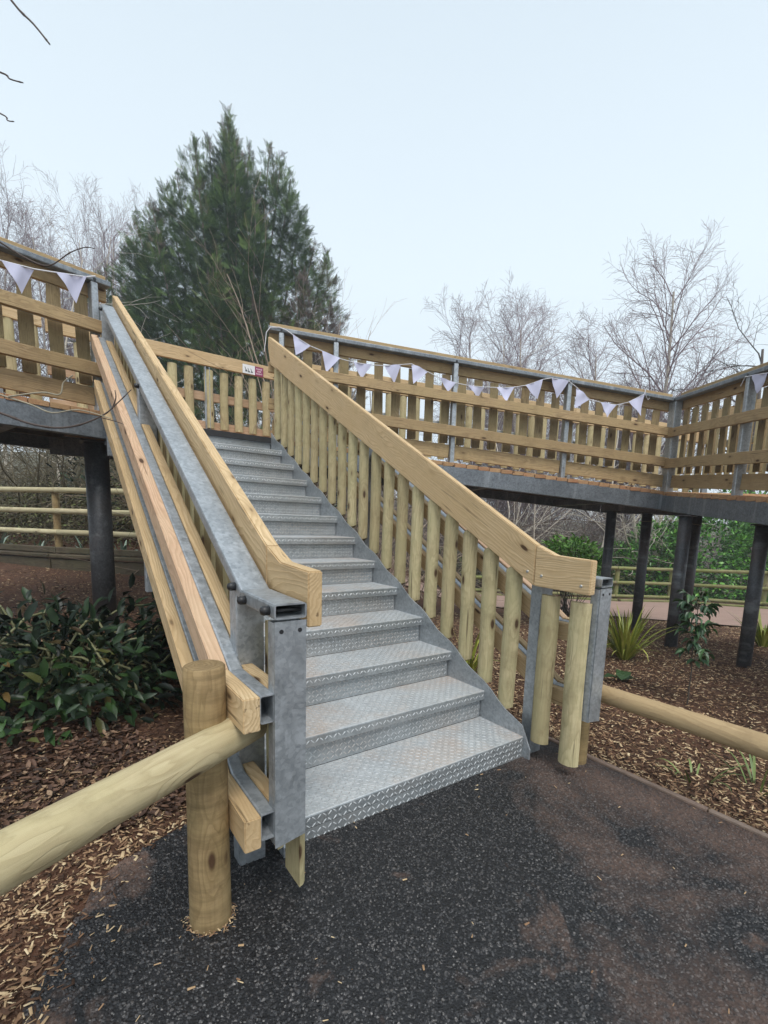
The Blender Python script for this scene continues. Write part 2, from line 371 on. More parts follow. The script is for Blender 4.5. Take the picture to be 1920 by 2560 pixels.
def log(name, p0, p1, r0, r1, mat, parent=None, seed=1, **kw):
    W, L = frame(p0, p1); return link(name, log_mesh(L, r0, r1, seed, mat, **kw), mat, parent, W)
def cyl(name, p0, p1, r, mat, parent=None, n=10, dome=0.0):
    W, L = frame(p0, p1); key = ('cy', round(L, 3), r, n, dome, mat.name)
    if key not in CACHE:
        vs = []; fs = []; rings = [(-L / 2, r), (L / 2 - dome, r)] + ([(L / 2 - dome * 0.3, r * 0.75), (L / 2, r * 0.2)] if dome else [])
        for xx, rr in rings:
            for k in range(n): vs.append((xx, rr * math.cos(2 * math.pi * k / n), rr * math.sin(2 * math.pi * k / n)))
        for i in range(len(rings) - 1):
            for k in range(n): fs.append((i * n + k, (i + 1) * n + k, (i + 1) * n + (k + 1) % n, i * n + (k + 1) % n)[::-1])
        fs.append(tuple(range(n - 1, -1, -1))); fs.append(tuple(range((len(rings) - 1) * n, len(rings) * n)))
        me = pydata('pin', vs, fs, False, mat)
        for p in me.polygons: p.use_smooth = len(p.vertices) == 4
        CACHE[key] = me
    return link(name, CACHE[key], mat, parent, W)

def np_mesh(name, V, F, mat, attr=None, smooth=False):
    """V (n,3), F (m,k) equal-sized faces, attr per-face float"""
    me = bpy.data.meshes.new(name); V = np.asarray(V, np.float32); F = np.asarray(F, np.int32); k = F.shape[1]
    me.vertices.add(len(V)); me.vertices.foreach_set('co', V.ravel())
    me.loops.add(F.size); me.loops.foreach_set('vertex_index', F.ravel())
    me.polygons.add(len(F)); me.polygons.foreach_set('loop_start', np.arange(len(F), dtype=np.int32) * k)
    if smooth: me.polygons.foreach_set('use_smooth', np.ones(len(F), bool))
    me.update(calc_edges=True)
    if attr is not None:
        a = me.attributes.new('rnd', 'FLOAT', 'FACE'); a.data.foreach_set('value', np.asarray(attr, np.float32))
    me.materials.append(mat); return me
def scatter(pos, R3, scl, tv, tf):
    """instances of a template (tv (k,3), tf (m,q)) at pos, rotations R3 (n,3,3), scales (n,3)"""
    n = len(pos); V = np.einsum('nij,nkj->nki', R3, tv[None] * scl[:, None, :]) + pos[:, None, :]
    F = tf[None] + (np.arange(n) * len(tv))[:, None, None]
    return V.reshape(-1, 3), F.reshape(-1, tf.shape[1])
def rots(yaw, tilt, tdir, spin=None):
    """rotation: template z is normal; yaw about z, then tilt by tilt about horizontal axis at tdir"""
    c, s = np.cos(yaw), np.sin(yaw); z = np.zeros_like(c); o = np.ones_like(c)
    A = np.stack([np.stack([c, -s, z], -1), np.stack([s, c, z], -1), np.stack([z, z, o], -1)], -2)
    ax, ay = np.cos(tdir), np.sin(tdir); ct, st = np.cos(tilt), np.sin(tilt); C = 1 - ct
    B = np.stack([np.stack([ct + ax * ax * C, ax * ay * C, ay * st], -1), np.stack([ax * ay * C, ct + ay * ay * C, -ax * st], -1), np.stack([-ay * st, ax * st, ct], -1)], -2)
    return B @ A
def basis(d, up):
    """rotation matrices whose x axis is d, z axis near up"""
    d = d / np.linalg.norm(d, axis=1, keepdims=True); y = np.cross(up, d); y /= np.linalg.norm(y, axis=1, keepdims=True) + 1e-9
    z = np.cross(d, y); return np.stack([d, y, z], -1)

# ------------------------------------------------------------------ terrain
def sst(a, b, x):
    t = np.clip((x - a) / (b - a), 0, 1); return t * t * (3 - 2 * t)
def GZ(x, y):
    x = np.asarray(x, float); y = np.asarray(y, float)
    D = (x + 2.075) * .589 + (y + 1.553) * .808; lat = (x + 2.075) * .81 - (y + 1.553) * .585
    z = -.128 - .012 * np.clip(x, -3, 1)
    z = z - .075 * np.clip(D - 4, 0, 26) * sst(-.5, 2.0, lat)
    z = z + .10 * np.clip(D - 3, 0, 14) * sst(-.6, -3.2, lat) 
    z = z + 0.09 * np.clip(D - 17, 0, 60) * sst(10, -10, lat) + .085 * np.clip(D - 32, 0, 60)
    return z
def gz(x, y): return float(GZ(x, y))

def ground_mat():
    mt, t, b = newmat('bark_mulch_soil'); tcn = nd(t, 'ShaderNodeTexCoord'); v = tcn.outputs['Object']
    n1 = noise(t, v, 42, 6, 0.7); n2 = noise(t, v, 1.1, 4, 0.6); n3 = noise(t, v, 130, 3, 0.7)
    c = ramp(t, n1, [(0.3, (0.028, 0.016, 0.011)), (0.5, (0.085, 0.046, 0.030)), (0.62, (0.17, 0.10, 0.062)), (0.78, (0.34, 0.24, 0.15))])
    c = mixc(t, mapr(t, n2, 0.42, 0.62, 0.0, 0.6), c, (0.15, 0.072, 0.045))
    sp = nd(t, 'ShaderNodeVectorMath', operation='LENGTH'); lk(t, v, sp.inputs[0])
    far = mapr(t, sp.outputs['Value'], 13, 22)
    g = ramp(t, noise(t, v, 0.6, 8, 0.75), [(0.3, (0.05, 0.045, 0.025)), (0.5, (0.10, 0.09, 0.05)), (0.7, (0.17, 0.15, 0.10))])
    c = mixc(t, far, c, g)
    lk(t, c, b.inputs['Base Color']); b.inputs['Roughness'].default_value = 0.95; b.inputs['Specular IOR Level'].default_value = 0.2
    bump(t, b, n1, 0.9, 0.02); return mt
M['ground'] = ground_mat()
def sheet(name, xs, ys, dz, mat, mask=None):
    X, Y = np.meshgrid(xs, ys, indexing='ij'); Z = GZ(X, Y) + dz
    V = np.stack([X, Y, Z], -1).reshape(-1, 3); ny = len(ys)
    I = np.arange(len(xs) - 1)[:, None] * ny + np.arange(ny - 1)[None]; I = I.ravel()
    F = np.stack([I, I + ny, I + ny + 1, I + 1], -1)
    return link(name, np_mesh(name, V, F, mat, smooth=True), mat)
def gradspace(lo, hi, n, c=0):
    t = np.linspace(-1, 1, n); s = np.sinh(t * 4) / np.sinh(4); return c + np.where(s < 0, -s * (lo - c), s * (hi - c))
g = sheet('ground', gradspace(-110, 130, 150), gradspace(-40, 150, 150, 2), 0, M['ground']); tag(g, 'brown mulch and soil ground under and around the steel stairs', kind='structure')

# tarmac path sheet with a ragged left edge
PATH_R = 0.315
def path_left(y):  # x of the left edge at y
    return np.interp(y, [-3.5, -0.9, -0.22, 0.014, 0.257, 0.383, 0.6], [-2.75, -2.38, -2.19, -2.10, -1.93, -1.62, -0.9])
def asphalt_mat(name, stone=False):
    mt, t, b = newmat(name); tcn = nd(t, 'ShaderNodeTexCoord'); v = tcn.outputs['Object']
    vo = nd(t, 'ShaderNodeTexVoronoi'); lk(t, v, vo.inputs['Vector']); vo.inputs['Scale'].default_value = 140
    sp = nd(t, 'ShaderNodeSeparateColor'); lk(t, vo.outputs['Color'], sp.inputs[0])
    c = ramp(t, sp.outputs[0], [(0.0, (0.009, 0.009, 0.010)), (0.5, (0.024, 0.0235, 0.025)), (0.88, (0.055, 0.053, 0.055)), (1.0, (0.12, 0.11, 0.105))] if stone else [(0.0, (0.005, 0.005, 0.006)), (1.0, (0.015, 0.015, 0.017))])
    # red soil trodden onto the tarmac, heavier away from the steps
    sx = nd(t, 'ShaderNodeSeparateXYZ'); lk(t, v, sx.inputs[0])
    n1 = noise(t, v, 1.7, 8, 0.72, 0.3); n2 = noise(t, v, 0.8, 3, 0.5)
    gx = nd(t, 'ShaderNodeMath', operation='MULTIPLY_ADD'); lk(t, sx.outputs[0], gx.inputs[0]); gx.inputs[1].default_value = 0.24; lk(t, n1, gx.inputs[2])
    gy = nd(t, 'ShaderNodeMath', operation='MULTIPLY_ADD'); lk(t, sx.outputs[1], gy.inputs[0]); gy.inputs[1].default_value = -0.17; lk(t, gx.outputs[0], gy.inputs[2])
    gg = nd(t, 'ShaderNodeMath', operation='MULTIPLY_ADD'); lk(t, n2, gg.inputs[0]); gg.inputs[1].default_value = 0.5; lk(t, gy.outputs[0], gg.inputs[2])
    d = mapr(t, gg.outputs[0], 0.76, 1.10, 0.0, 0.9)
    # second patch along the left edge
    lx = mapr(t, sx.outputs[0], -1.6, -2.3, 0.0, 0.16)
    g2 = nd(t, 'ShaderNodeMath', operation='ADD'); lk(t, lx, g2.inputs[0]); lk(t, noise(t, v, 3.1, 6, 0.65, 0.5), g2.inputs[1])
    d2 = mapr(t, g2.outputs[0], 0.60, 0.74, 0.0, 0.75)
    mxn = nd(t, 'ShaderNodeMath', operation='MAXIMUM'); lk(t, d, mxn.inputs[0]); lk(t, d2, mxn.inputs[1])
    fine = noise(t, v, 60, 3, 0.7)
    mm2 = nd(t, 'ShaderNodeMath', operation='MULTIPLY'); lk(t, mxn.outputs[0], mm2.inputs[0]); lk(t, mapr(t, fine, 0.35, 0.6, 0.55 if not stone else 0.25, 1.0), mm2.inputs[1])
    c = mixc(t, mm2.outputs[0], c, (0.19, 0.115, 0.085) if not stone else (0.20, 0.13, 0.10))
    lk(t, c, b.inputs['Base Color']); rr = mapr(t, mxn.outputs[0], 0, 0.6, 0.36 if stone else 0.6, 0.85); lk(t, rr, b.inputs['Roughness'])
    bump(t, b, vo.outputs['Distance'], 0.5, 0.004)
    return mt
M['asphalt'] = asphalt_mat('fresh_tarmac'); M['stone'] = asphalt_mat('tarmac_stone', True)
ys = np.linspace(-4.5, 0.60, 90); nx = 60; V = []; F = []
for j, yv in enumerate(ys):
    xl = float(path_left(yv)) + 0.05 * mnoise.noise(Vector((yv * 5, 1.7, 0))) + 0.03 * mnoise.noise(Vector((yv * 16, 4.7, 0)))
    for i in range(nx):
        xx = xl + (PATH_R - xl) * i / (nx - 1); V.append((xx, yv, gz(xx, yv) + 0.010))
for j in range(len(ys) - 1):
    for i in range(nx - 1): a = j * nx + i; F.append((a, a + 1, a + nx + 1, a + nx))
o = link('path', np_mesh('path', V, F, M['asphalt'], smooth=True), M['asphalt']); tag(o, 'black tarmac path stained with red soil at the foot of the stairs', kind='structure')

# loose-looking stones of the tarmac surface (near part)
tvS = np.array([[1, 0, 0], [0.3, 0.95, 0], [-0.8, 0.6, 0], [-0.8, -0.6, 0], [0.3, -0.95, 0], [0.35, 0.3, 1], [-0.3, -0.2, 0.95]], float)
tfS = np.array([[0, 1, 5], [1, 2, 6], [1, 6, 5], [2, 3, 6], [3, 4, 6], [4, 5, 6], [4, 0, 5]])
N = 78000
y = -1.75 + 2.3 * rng.random(N) ** 1.0; x = -2.6 + 2.95 * rng.random(N)
D = (x + 2.075) * .589 + (y + 1.553) * .808; lat = (x + 2.075) * .81 - (y + 1.553) * .585
k = (x > path_left(y) + 0.0) & (x < PATH_R - 0.01) & (D > 0.45) & (np.abs(lat) < 0.95 * D + 0.35)
x = x[k]; y = y[k]; n = len(x); s = rng.uniform(0.0030, 0.0070, n)
V, F = scatter(np.stack([x, y, GZ(x, y) + 0.0095], -1), rots(rng.uniform(0, 6.28, n), rng.uniform(0, 0.5, n), rng.uniform(0, 6.28, n)), np.stack([s * rng.uniform(.8, 1.4, n), s, s * rng.uniform(.5, .95, n)], -1), tvS, tfS)
o = link('tarmac_stones', np_mesh('stones', V, F, M['stone']), M['stone']); tag(o, 'small black stones of the rough tarmac surface in the foreground', 'tarmac', kind='stuff')

# chips, litter
M['chips'] = attr_mat('wood_chips', [(0.0, (0.035, 0.02, 0.013)), (0.35, (0.12, 0.065, 0.04)), (0.6, (0.28, 0.165, 0.095)), (0.85, (0.50, 0.35, 0.20)), (1.0, (0.68, 0.54, 0.34))], 0.85, spec=0.25)
tvC = np.array([[-1, -.5, 0], [1, -.35, 0], [1, .4, 0], [-1, .5, 0], [-.8, 0, 1], [.85, .05, .8]], float)
tfC = np.array([[0, 1, 5, 4], [3, 4, 5, 2]]); tfC3 = np.array([[0, 4, 3], [1, 2, 5], [0, 1, 5], [0, 5, 4], [3, 4, 5], [3, 5, 2]])
def chips(name, x, y, label, lo=0.0, hi=1.0, size=(0.008, 0.022), gm=1.0, lift=0.004):
    n = len(x); s = rng.uniform(*size, n)
    ht = GZ(x, y) + lift + rng.uniform(0, 0.012, n)
    V, F = scatter(np.stack([x, y, ht], -1), rots(rng.uniform(0, 6.28, n), np.abs(rng.normal(0, 0.35, n)), rng.uniform(0, 6.28, n)), np.stack([s, s * rng.uniform(.3, .9, n) ** 1.1, s * rng.uniform(.1, .3, n)], -1), tvC, tfC3)
    a = np.repeat(lo + (hi - lo) * rng.random(n) ** gm, len(tfC3))
    o = link(name, np_mesh(name, V, F, M['chips'], a), M['chips']); return tag(o, label, 'mulch', kind='stuff')
# right bed
N = 95000; x = 0.34 + 7.2 * rng.random(N) ** 1.7; y = -2.2 + 6.5 * rng.random(N)
k = (y > -0.9 * x - 1.2); x, y = x[k], y[k]
chips('bark_mulch', x, y, 'brown bark mulch covering the bed right of the stairs', 0.0, 1.0, (0.005, 0.018), 1.4)
# left bed, pale fresh chips near the path
N = 44000; y = -1.4 + 3.4 * rng.random(N); x = path_left(y) - 1.9 * rng.random(N) ** 1.3 + 0.10 * rng.normal(0, .6, N)
k = (y < 1.0 + 0.3 * (rng.random(len(y)))) & (x > -3.6); x, y = x[k], y[k]
chips('wood_chips', x, y, 'pale fresh wood chips in the bed left of the tarmac path', 0.0, 1.0, (0.003, 0.015), 1.15)
# under and behind the stairs
N = 12000; y = 0.4 + 5.5 * rng.random(N); x = -2.2 + 2.9 * rng.random(N)
chips('dark_mulch', x, y, 'dark bark mulch under the steel stairs', 0.0, 0.75, (0.008, 0.02), 1.6)
N = 16000; y = 0.8 + 6.5 * rng.random(N); x = -5.5 + 4.6 * rng.random(N)
chips('soil_crumbs', x, y, 'reddish soil and bark crumbs behind the dark bush', 0.1, 0.95, (0.006, 0.02), 2.2)
# stray chips on the tarmac
N = 900; x = rng.uniform(-2.4, 0.3, N); y = rng.uniform(-1.7, 0.2, N)
k = (x > path_left(y)) & (rng.random(N) < np.clip(0.12 + 1.2 * np.exp(-(x - path_left(y)) * 4), 0, 1)); x, y = x[k], y[k]
chips('stray_chips', x, y, 'stray pale wood chips scattered on the tarmac', 0.5, 1.0, (0.003, 0.010), 0.8, lift=0.012)
N = 170; a = rng.uniform(0, 6.28, N); r_ = .058 + np.abs(rng.normal(0, .012, N)); x = -1.727 + np.cos(a) * r_; y = -.175 + np.sin(a) * r_
chips('sawdust_crumbs', x, y, 'pale crumbs round the base of the thick log post', 0.45, 1.0, (0.002, 0.007), 0.8, lift=0.012)
# leaf litter
M['litter'] = attr_mat('dead_leaves', [(0.0, (0.025, 0.015, 0.01)), (0.5, (0.085, 0.045, 0.03)), (0.85, (0.17, 0.095, 0.06)), (1.0, (0.36, 0.25, 0.16))], 0.7, spec=0.4)
tvL = np.array([[-1, 0, .1], [-.4, .42, .22], [-.4, 0, 0], [-.4, -.42, .22], [.4, .38, .16], [.4, 0, -.04], [.4, -.38, .16], [1, 0, .2]], float)
tfL = np.array([[0, 2, 1], [0, 3, 2], [2, 5, 4], [2, 4, 1], [3, 6, 5], [3, 5, 2], [5, 7, 4], [6, 7, 5]])
N = 9000; x = rng.uniform(-3.3, -1.35, N); y = rng.uniform(0.45, 2.6, N); k = (x + 0.35 * y < -1.25); x, y = x[k], y[k]; n = len(x)
s = rng.uniform(0.010, 0.030, n)
V, F = scatter(np.stack([x, y, GZ(x, y) + rng.uniform(0.008, 0.035, n)], -1), rots(rng.uniform(0, 6.28, n), np.abs(rng.normal(0, 0.5, n)), rng.uniform(0, 6.28, n)), np.stack([s, s * .9, s], -1), tvL, tfL)
o = link('leaf_litter', np_mesh('litter', V, F, M['litter'], np.repeat(rng.random(n), len(tfL))), M['litter']); tag(o, 'brown fallen leaves under the dark bush on the left', 'leaf litter', kind='stuff')

# edging board along the right side of the path
t_ = thing('path_edging', (PATH_R, -1, -.12), 'weathered reddish timber edging board between tarmac and bark mulch', 'edging')
for y0, y1 in ((0.55, -0.80), (-0.806, -2.2), (-2.206, -3.8)):
    xa = PATH_R + 0.012
    board('edging_board', (xa, y0, gz(xa, y0) - 0.02), (xa + 0.0, y1, gz(xa, y1) - 0.02), 0.028, 0.085, M['edging'], t_, bev=0.004)

# ------------------------------------------------------------------ staircase
GO, RI, NT = 0.302, 0.17, 12           # going, rise, treads
SW = 1.42                              # clear width: x from -SW to 0
st = thing('steel_staircase', (-0.71, 0, -.13), 'galvanised steel staircase with durbar plate treads climbing to the raised walkway', 'staircase')
tread_bm = bmesh.new()
def tread_profile():  # y,z outline of the folded plate: tread with rounded nose and lip
    return [(0.004, -0.055), (0.0, -0.052), (0.0, -0.006), (0.002, -0.002), (0.006, 0.0), (GO + 0.026, 0.0), (GO + 0.026, -0.005), (0.008, -0.005), (0.006, -0.008), (0.006, -0.055)]
def x_extrude(name, prof, x0, x1, mat, parent, W):
    n = len(prof); vs = [(x0, a, b) for a, b in prof] + [(x1, a, b) for a, b in prof]
    fs = [(i, (i + 1) % n, n + (i + 1) % n, n + i) for i in range(n)] + [tuple(range(n - 1, -1, -1)), tuple(range(n, 2 * n))]
    key = (name, x0, x1, round(prof[0][1], 3))
    if key not in CACHE:
        me = pydata(name, vs, fs, False, mat); bm = bmesh.new(); bm.from_mesh(me); bmesh.ops.recalc_face_normals(bm, faces=bm.faces[:]); bm.to_mesh(me); bm.free(); CACHE[key] = me
    return link(name, CACHE[key], mat, parent, W)
# raised lozenges of the plate, real relief
tvD = np.array([[-1, 0, 0], [-.5, .8, 0], [.5, .8, 0], [1, 0, 0], [.5, -.8, 0], [-.5, -.8, 0], [-.55, 0, 1], [.55, 0, 1]], float)
tfD = np.array([[0, 6, 1], [1, 6, 7], [1, 7, 2], [2, 7, 3], [3, 7, 4], [4, 7, 5], [5, 7, 6], [5, 6, 0]])
def lozenges(x0, x1, v0, v1, plane, fixed, pitch=0.0235):
    nx_, nv = int((x1 - x0) / pitch), int((v1 - v0) / pitch)
    if nv < 1: nv = 1
    I, J = np.meshgrid(np.arange(nx_), np.arange(nv), indexing='ij'); I = I.ravel(); J = J.ravel()
    xx = x0 + (I + .5) * (x1 - x0) / nx_; vv = v0 + (J + .5) * (v1 - v0) / nv; n = len(xx)
    ang = np.where((I + J) % 2 == 0, 0.785, -0.785)
    c, s = np.cos(ang), np.sin(ang); z = np.zeros(n); o1 = np.ones(n)
    scl = np.tile([0.0130, 0.0034, 0.0026], (n, 1))
    if plane == 'top':
        Rm = np.stack([np.stack([c, -s, z], -1), np.stack([s, c, z], -1), np.stack([z, z, o1], -1)], -2); pos = np.stack([xx, vv, np.full(n, fixed)], -1)
    else:  # facing -y
        Rm = np.stack([np.stack([c, -s, z], -1), np.stack([z, z, -o1], -1), np.stack([s, c, z], -1)], -2); pos = np.stack([xx, np.full(n, fixed), vv], -1)
    return scatter(pos, Rm, scl, tvD, tfD)
def merge(parts):
    Vs, Fs, o_ = [], [], 0
    for V, F in parts: Vs.append(V); Fs.append(F + o_); o_ += len(V)
    return np.concatenate(Vs), np.concatenate(Fs)
pat_me = None; pat1 = None; patR = None
for i in range(NT):
    W = Matrix.Translation((0, i * GO, i * RI)); prof = tread_profile()
    tr = x_extrude('tread' if i else 'first_tread', prof, -SW, 0, M['tread'], st, W); tr.name = 'tread'
    if len(tr.data.materials) == 1:
        tr.data.materials.append(M['riser'])
        for p_ in tr.data.polygons:
            if p_.center.y < 0.003 and abs(p_.normal.y) > .7: p_.material_index = 1  # lip front of the same plate, its shade painted by the darker colour
    # riser behind the lip
    zb, zt = (-RI + 0.0015, -0.0055) if i else (-0.16, -0.0055); ybk = 0.028 if i else 0.0065
    if i:
        ri = x_extrude('riser', [(ybk, zb), (ybk, zt), (ybk + .005, zt), (ybk + .005, zb)], -SW + 0.004, -0.004, M['riser'], st, W)
        if patR is None:
            V, F = lozenges(-SW + .01, -.01, zb + 0.008, -0.058, 'front', ybk); patR = np_mesh('riser_pattern', V, F, M['tread_pat_top'])
            V, F = lozenges(-SW + .006, -.006, 0.014, GO + 0.022, 'top', 0.0); pat_me = np_mesh('tread_pattern', V, F, M['tread_pat_top'])
            V, F = lozenges(-SW + .006, -.006, -0.05, -0.004, 'front', 0.0); lip_me = np_mesh('lip_pattern', V, F, M['tread_pat'])
        o = link('riser_pattern', patR, M['tread'], ri, W); o['kind'] = 'stuff'
        o = link('tread_pattern', pat_me, M['tread_pat_top'], tr, W); o['kind'] = 'stuff'
        o = link('lip_pattern', lip_me, M['tread_pat'], tr, W); o['kind'] = 'stuff'
    else:
        ri = x_extrude('first_riser', [(0.0, zb), (0.0, -0.056), (0.005, -0.056), (0.005, zb)], -SW, 0, M['riser'], st, W); ri.name = 'riser'
        V, F = lozenges(-SW + .006, -.006, 0.014, GO + 0.022, 'top', 0.0)
        o = link('tread_pattern', np_mesh('tread_pattern', V, F, M['tread_pat_top']), None, tr, W); o['kind'] = 'stuff'
        V, F = lozenges(-SW + .006, -.006, -0.145, -0.004, 'front', 0.0)
        o = link('lip_pattern', np_mesh('lip_pattern', V, F, M['tread_pat']), None, tr, W); o['kind'] = 'stuff'
# top riser, landing lip and black strip
W = Matrix.Translation((0, NT * GO, NT * RI))
x_extrude('top_riser', [(0.028, -0.168), (0.028, -0.062), (0.034, -0.062), (0.034, -0.168)], -SW, 0, M['riser'], st, W).name = 'riser'
x_extrude('nosing_strip', [(0.0, -0.058), (0.0, 0.0), (0.05, 0.0), (0.05, -0.058)], -SW, 0, M['strip'], st, W)
for xx in np.linspace(-1.3, -0.1, 6): cyl('strip_bolt', (xx, NT * GO - 0.004, NT * RI - 0.03), (xx, NT * GO + 0.004, NT * RI - 0.03), 0.006, M['bolt'], st)
# stringers: plates with gently scalloped top edge
def stringer(x0, x1):
    pts = []
    n = 60
    for q in range(n + 1):
        yy = -0.045 + (NT * GO + 0.05) * q / n
        pts.append((yy, max(0.563 * (yy + 0.045) - 0.005 + 0.02 + 0.010 * math.cos(2 * math.pi * yy / GO), -0.02) if q else -0.06))
    pts += [(NT * GO + 0.005, NT * RI - 0.30), (0.12, -0.155), (-0.045, -0.155)]
    poly_prism('stringer', pts, x0, x1, 'x', M['galv'], st)
stringer(0.0005, 0.0085); stringer(-SW - 0.0085, -SW - 0.0005)

def stair_side(right, label, group):
    """one balustrade; built for the right side, mirrored about the stair centre for the left"""
    mx_ = (lambda v: v) if right else (lambda v: -SW - v)
    P = lambda x, y, z: (mx_(x), y, z)
    xin = (-1, 0, 0) if right else (1, 0, 0)
    root = thing('stair_balustrade', P(0.1, 0, -.13), label, 'balustrade', group)
    ys_, zs_ = 0.01, 1.058; SL = 0.556
    # sloped handrail board with plumb ends, mitred to a level end piece
    def G(p0, p1): return frame(p0, p1)[0]
    hx0, hx1 = (0.0, 0.047) if right else (-SW - 0.047, -SW)
    y1 = 3.70
    ztop = lambda yy: zs_ + SL * (yy - ys_); zbot = lambda yy: 0.843 + (SL - 0.014) * (yy - ys_)
    o = poly_prism('handrail', [(ys_ + .001, zbot(ys_)), (ys_ + .001, ztop(ys_)), (y1, ztop(y1)), (y1, ztop(y1) - 0.12), (y1 - 0.06, zbot(y1 - 0.06))], hx0, hx1, 'x', M['rail_new'], root, bev=0.004, grain=G((0, 0, 0), (0, 1, SL)))
    e_ = poly_prism('handrail_end', [(ys_ - .001, 0.843), (ys_ - .001, zs_), (-0.105, 1.012), (-0.312, 1.002), (-0.312, 0.835)], hx0, hx1, 'x', M['rail_new'], root, bev=0.004, grain=G((0, 0, 0), (0, -1, 0)))
    for yy, zz in ((0.055, 0.915), (-0.035, 0.90), (-0.265, 0.875)):
        cyl('coach_bolt', P(0.004, yy, zz), P(-0.004, yy, zz), 0.0085, M['coachbolt'], root, 10, 0.003)
    if not right:   # drip of the block under the end of the left rail
        pass
    # palings
    pal = M['paling']
    for k in range(20):
        yc = 0.18 + 0.177 * k; zb = 0.563 * yc - 0.012 + random.uniform(-.004, .004); zt = zbot(yc) - 0.006
        if zt > zbot(yc) - 0.0: continue
        cut = (1 if right else -1) * 0.0
        paling(root, P(0.056, yc, zb), P(0.056, yc, zt), 0.054, 0.047, xin, pal, cut=(-SL if right else SL) * 1.0)
    for yc, zb, zt in ((-0.067 if right else -0.05, -0.01, 0.80), (-0.245, -0.055 if right else -0.012, 0.79)):
        xo = 0.056 if right or yc > -.1 else 0.066
        paling(root, P(xo, yc, zb), P(xo, yc, zt), 0.054, 0.047 if xo < .06 else .036, xin, pal)
    # steel posts
    cy0 = -0.05
    captop = lambda yy: 0.926 + 0.569 * (yy + 0.047)
    for yy, w_ in ((0.035, 0.07), (1.80, 0.07), (3.60, 0.07)):
        g0 = gz(mx_(.1), yy) - 0.05 if yy < 1 else 0.563 * yy - 0.35
        channel('post', P(0.11, yy, g0), P(0.11, yy, captop(yy) - 0.045), 0.095, w_, 0.008, M['galv'], root, up=(0, 1, 0))
    rect_tube('end_post', P(0.111, -0.305, 0.19), P(0.111, -0.305, 0.862), 0.05, 0.098, 0.005, M['galv'], root, up=(1, 0, 0))
    # front plate closing the end post, with two bolt holes
    pf = poly_prism('post_face', [(mx_(0.0625), 0.195), (mx_(0.159), 0.180), (mx_(0.159), 0.866), (mx_(0.0625), 0.866)], -0.334, -0.3305, 'y', M['galv'], root)
    for q in (0.083, 0.139): cyl('bolt_hole', P(q, -0.3335, 0.838), P(q, -0.3355, 0.838), 0.0065, M['bolt'], root, 10)
    # cap rail: flat hollow section, sloped run plus level end
    rect_tube('steel_cap', P(0.111, -0.334, 0.8945), P(0.111, -0.052, 0.8995), 0.098, 0.045, 0.005, M['galv'], root)
    rect_tube('steel_cap', P(0.111, -0.046, 0.902), P(0.111, 3.50, captop(3.50) - 0.027), 0.098, 0.046, 0.005, M['galv'], root)
    for yy in (-0.295, -0.10, 0.0, 1.72, 3.42):
        z_ = 0.894 if yy < -0.05 else captop(yy) - 0.028
        cyl('bolt_cap', P(0.158, yy, z_), P(0.186, yy, z_), 0.014, M['bolt'], root, 12, 0.01)
    cyl('bolt_rod', P(0.07, -0.31, 0.895), P(0.155, -0.31, 0.895), 0.005, M['bolt'], root, 8)
    # two sandwiched outer rails (timber, steel box, timber)
    for z0 in (0.61, 0.25):
        S2 = 0.572; yk = -0.05; ye = 3.42 if z0 > .4 else 3.40
        zz = lambda yy: z0 + S2 * (yy - yk)
        tm = M['rail_pink'] if z0 > .4 else M['rail_new']
        a = (0, 1, S2); nrm = math.sqrt(1 + S2 * S2)
        # outer timber in two pieces, mitred plumb at the kink
        x0, x1 = sorted((mx_(0.2015), mx_(0.25)))
        ye0 = -0.24 if right else -0.335
        poly_prism('outer_timber', [(ye0, z0 - .05), (ye0, z0 + .05), (yk, z0 + .052), (yk, z0 - .052)], x0, x1, 'x', M['rail_new'] if z0 > .4 else tm, root, bev=0.003, grain=G((0, 0, 0), (0, -1, 0)))
        hh = 0.05 * nrm
        poly_prism('outer_timber', [(yk + .0015, z0 - .052), (yk + .0015, z0 + .052), (yk + .05, zz(yk + .05) + hh), (ye, zz(ye) + hh), (ye, zz(ye) - hh), (yk + .05, zz(yk + .05) - hh)], x0, x1, 'x', tm, root, bev=0.003, grain=G((0, 0, 0), a))
        rect_tube('steel_rail', P(0.176, ye0 + .01, z0 + 0.006), P(0.176, yk - .003, z0 + 0.006), 0.048, 0.084, 0.004, M['galv'], root)
        rect_tube('steel_rail', P(0.176, yk + 0.001, zz(yk) + 0.002), P(0.176, ye, zz(ye) + 0.004), 0.048, 0.084, 0.004, M['galv'], root)
        x0, x1 = sorted((mx_(0.103), mx_(0.150)))
        segs = [(-0.27, 0.0), (0.075, 1.76), (1.84, 3.35)]
        for ya, yb in segs:
            f = (lambda yy: z0) if yb <= 0.01 else zz
            h2 = 0.045 if yb <= 0.01 else 0.045 * nrm
            poly_prism('inner_timber', [(ya, f(ya) - h2), (ya, f(ya) + h2), (yb, f(yb) + h2), (yb, f(yb) - h2)], x0, x1, 'x', M['rail_new'], root, bev=0.003, grain=G((0, 0, 0), a if yb > .01 else (0, 1, 0)))
    return root
stair_side(True, 'right-hand stair balustrade, pale handrail over green-tinted half-round palings, seen from inside', 'stair balustrades')
stair_side(False, 'left-hand stair balustrade with flat steel cap and stacked timber and steel outer rails', 'stair balustrades')

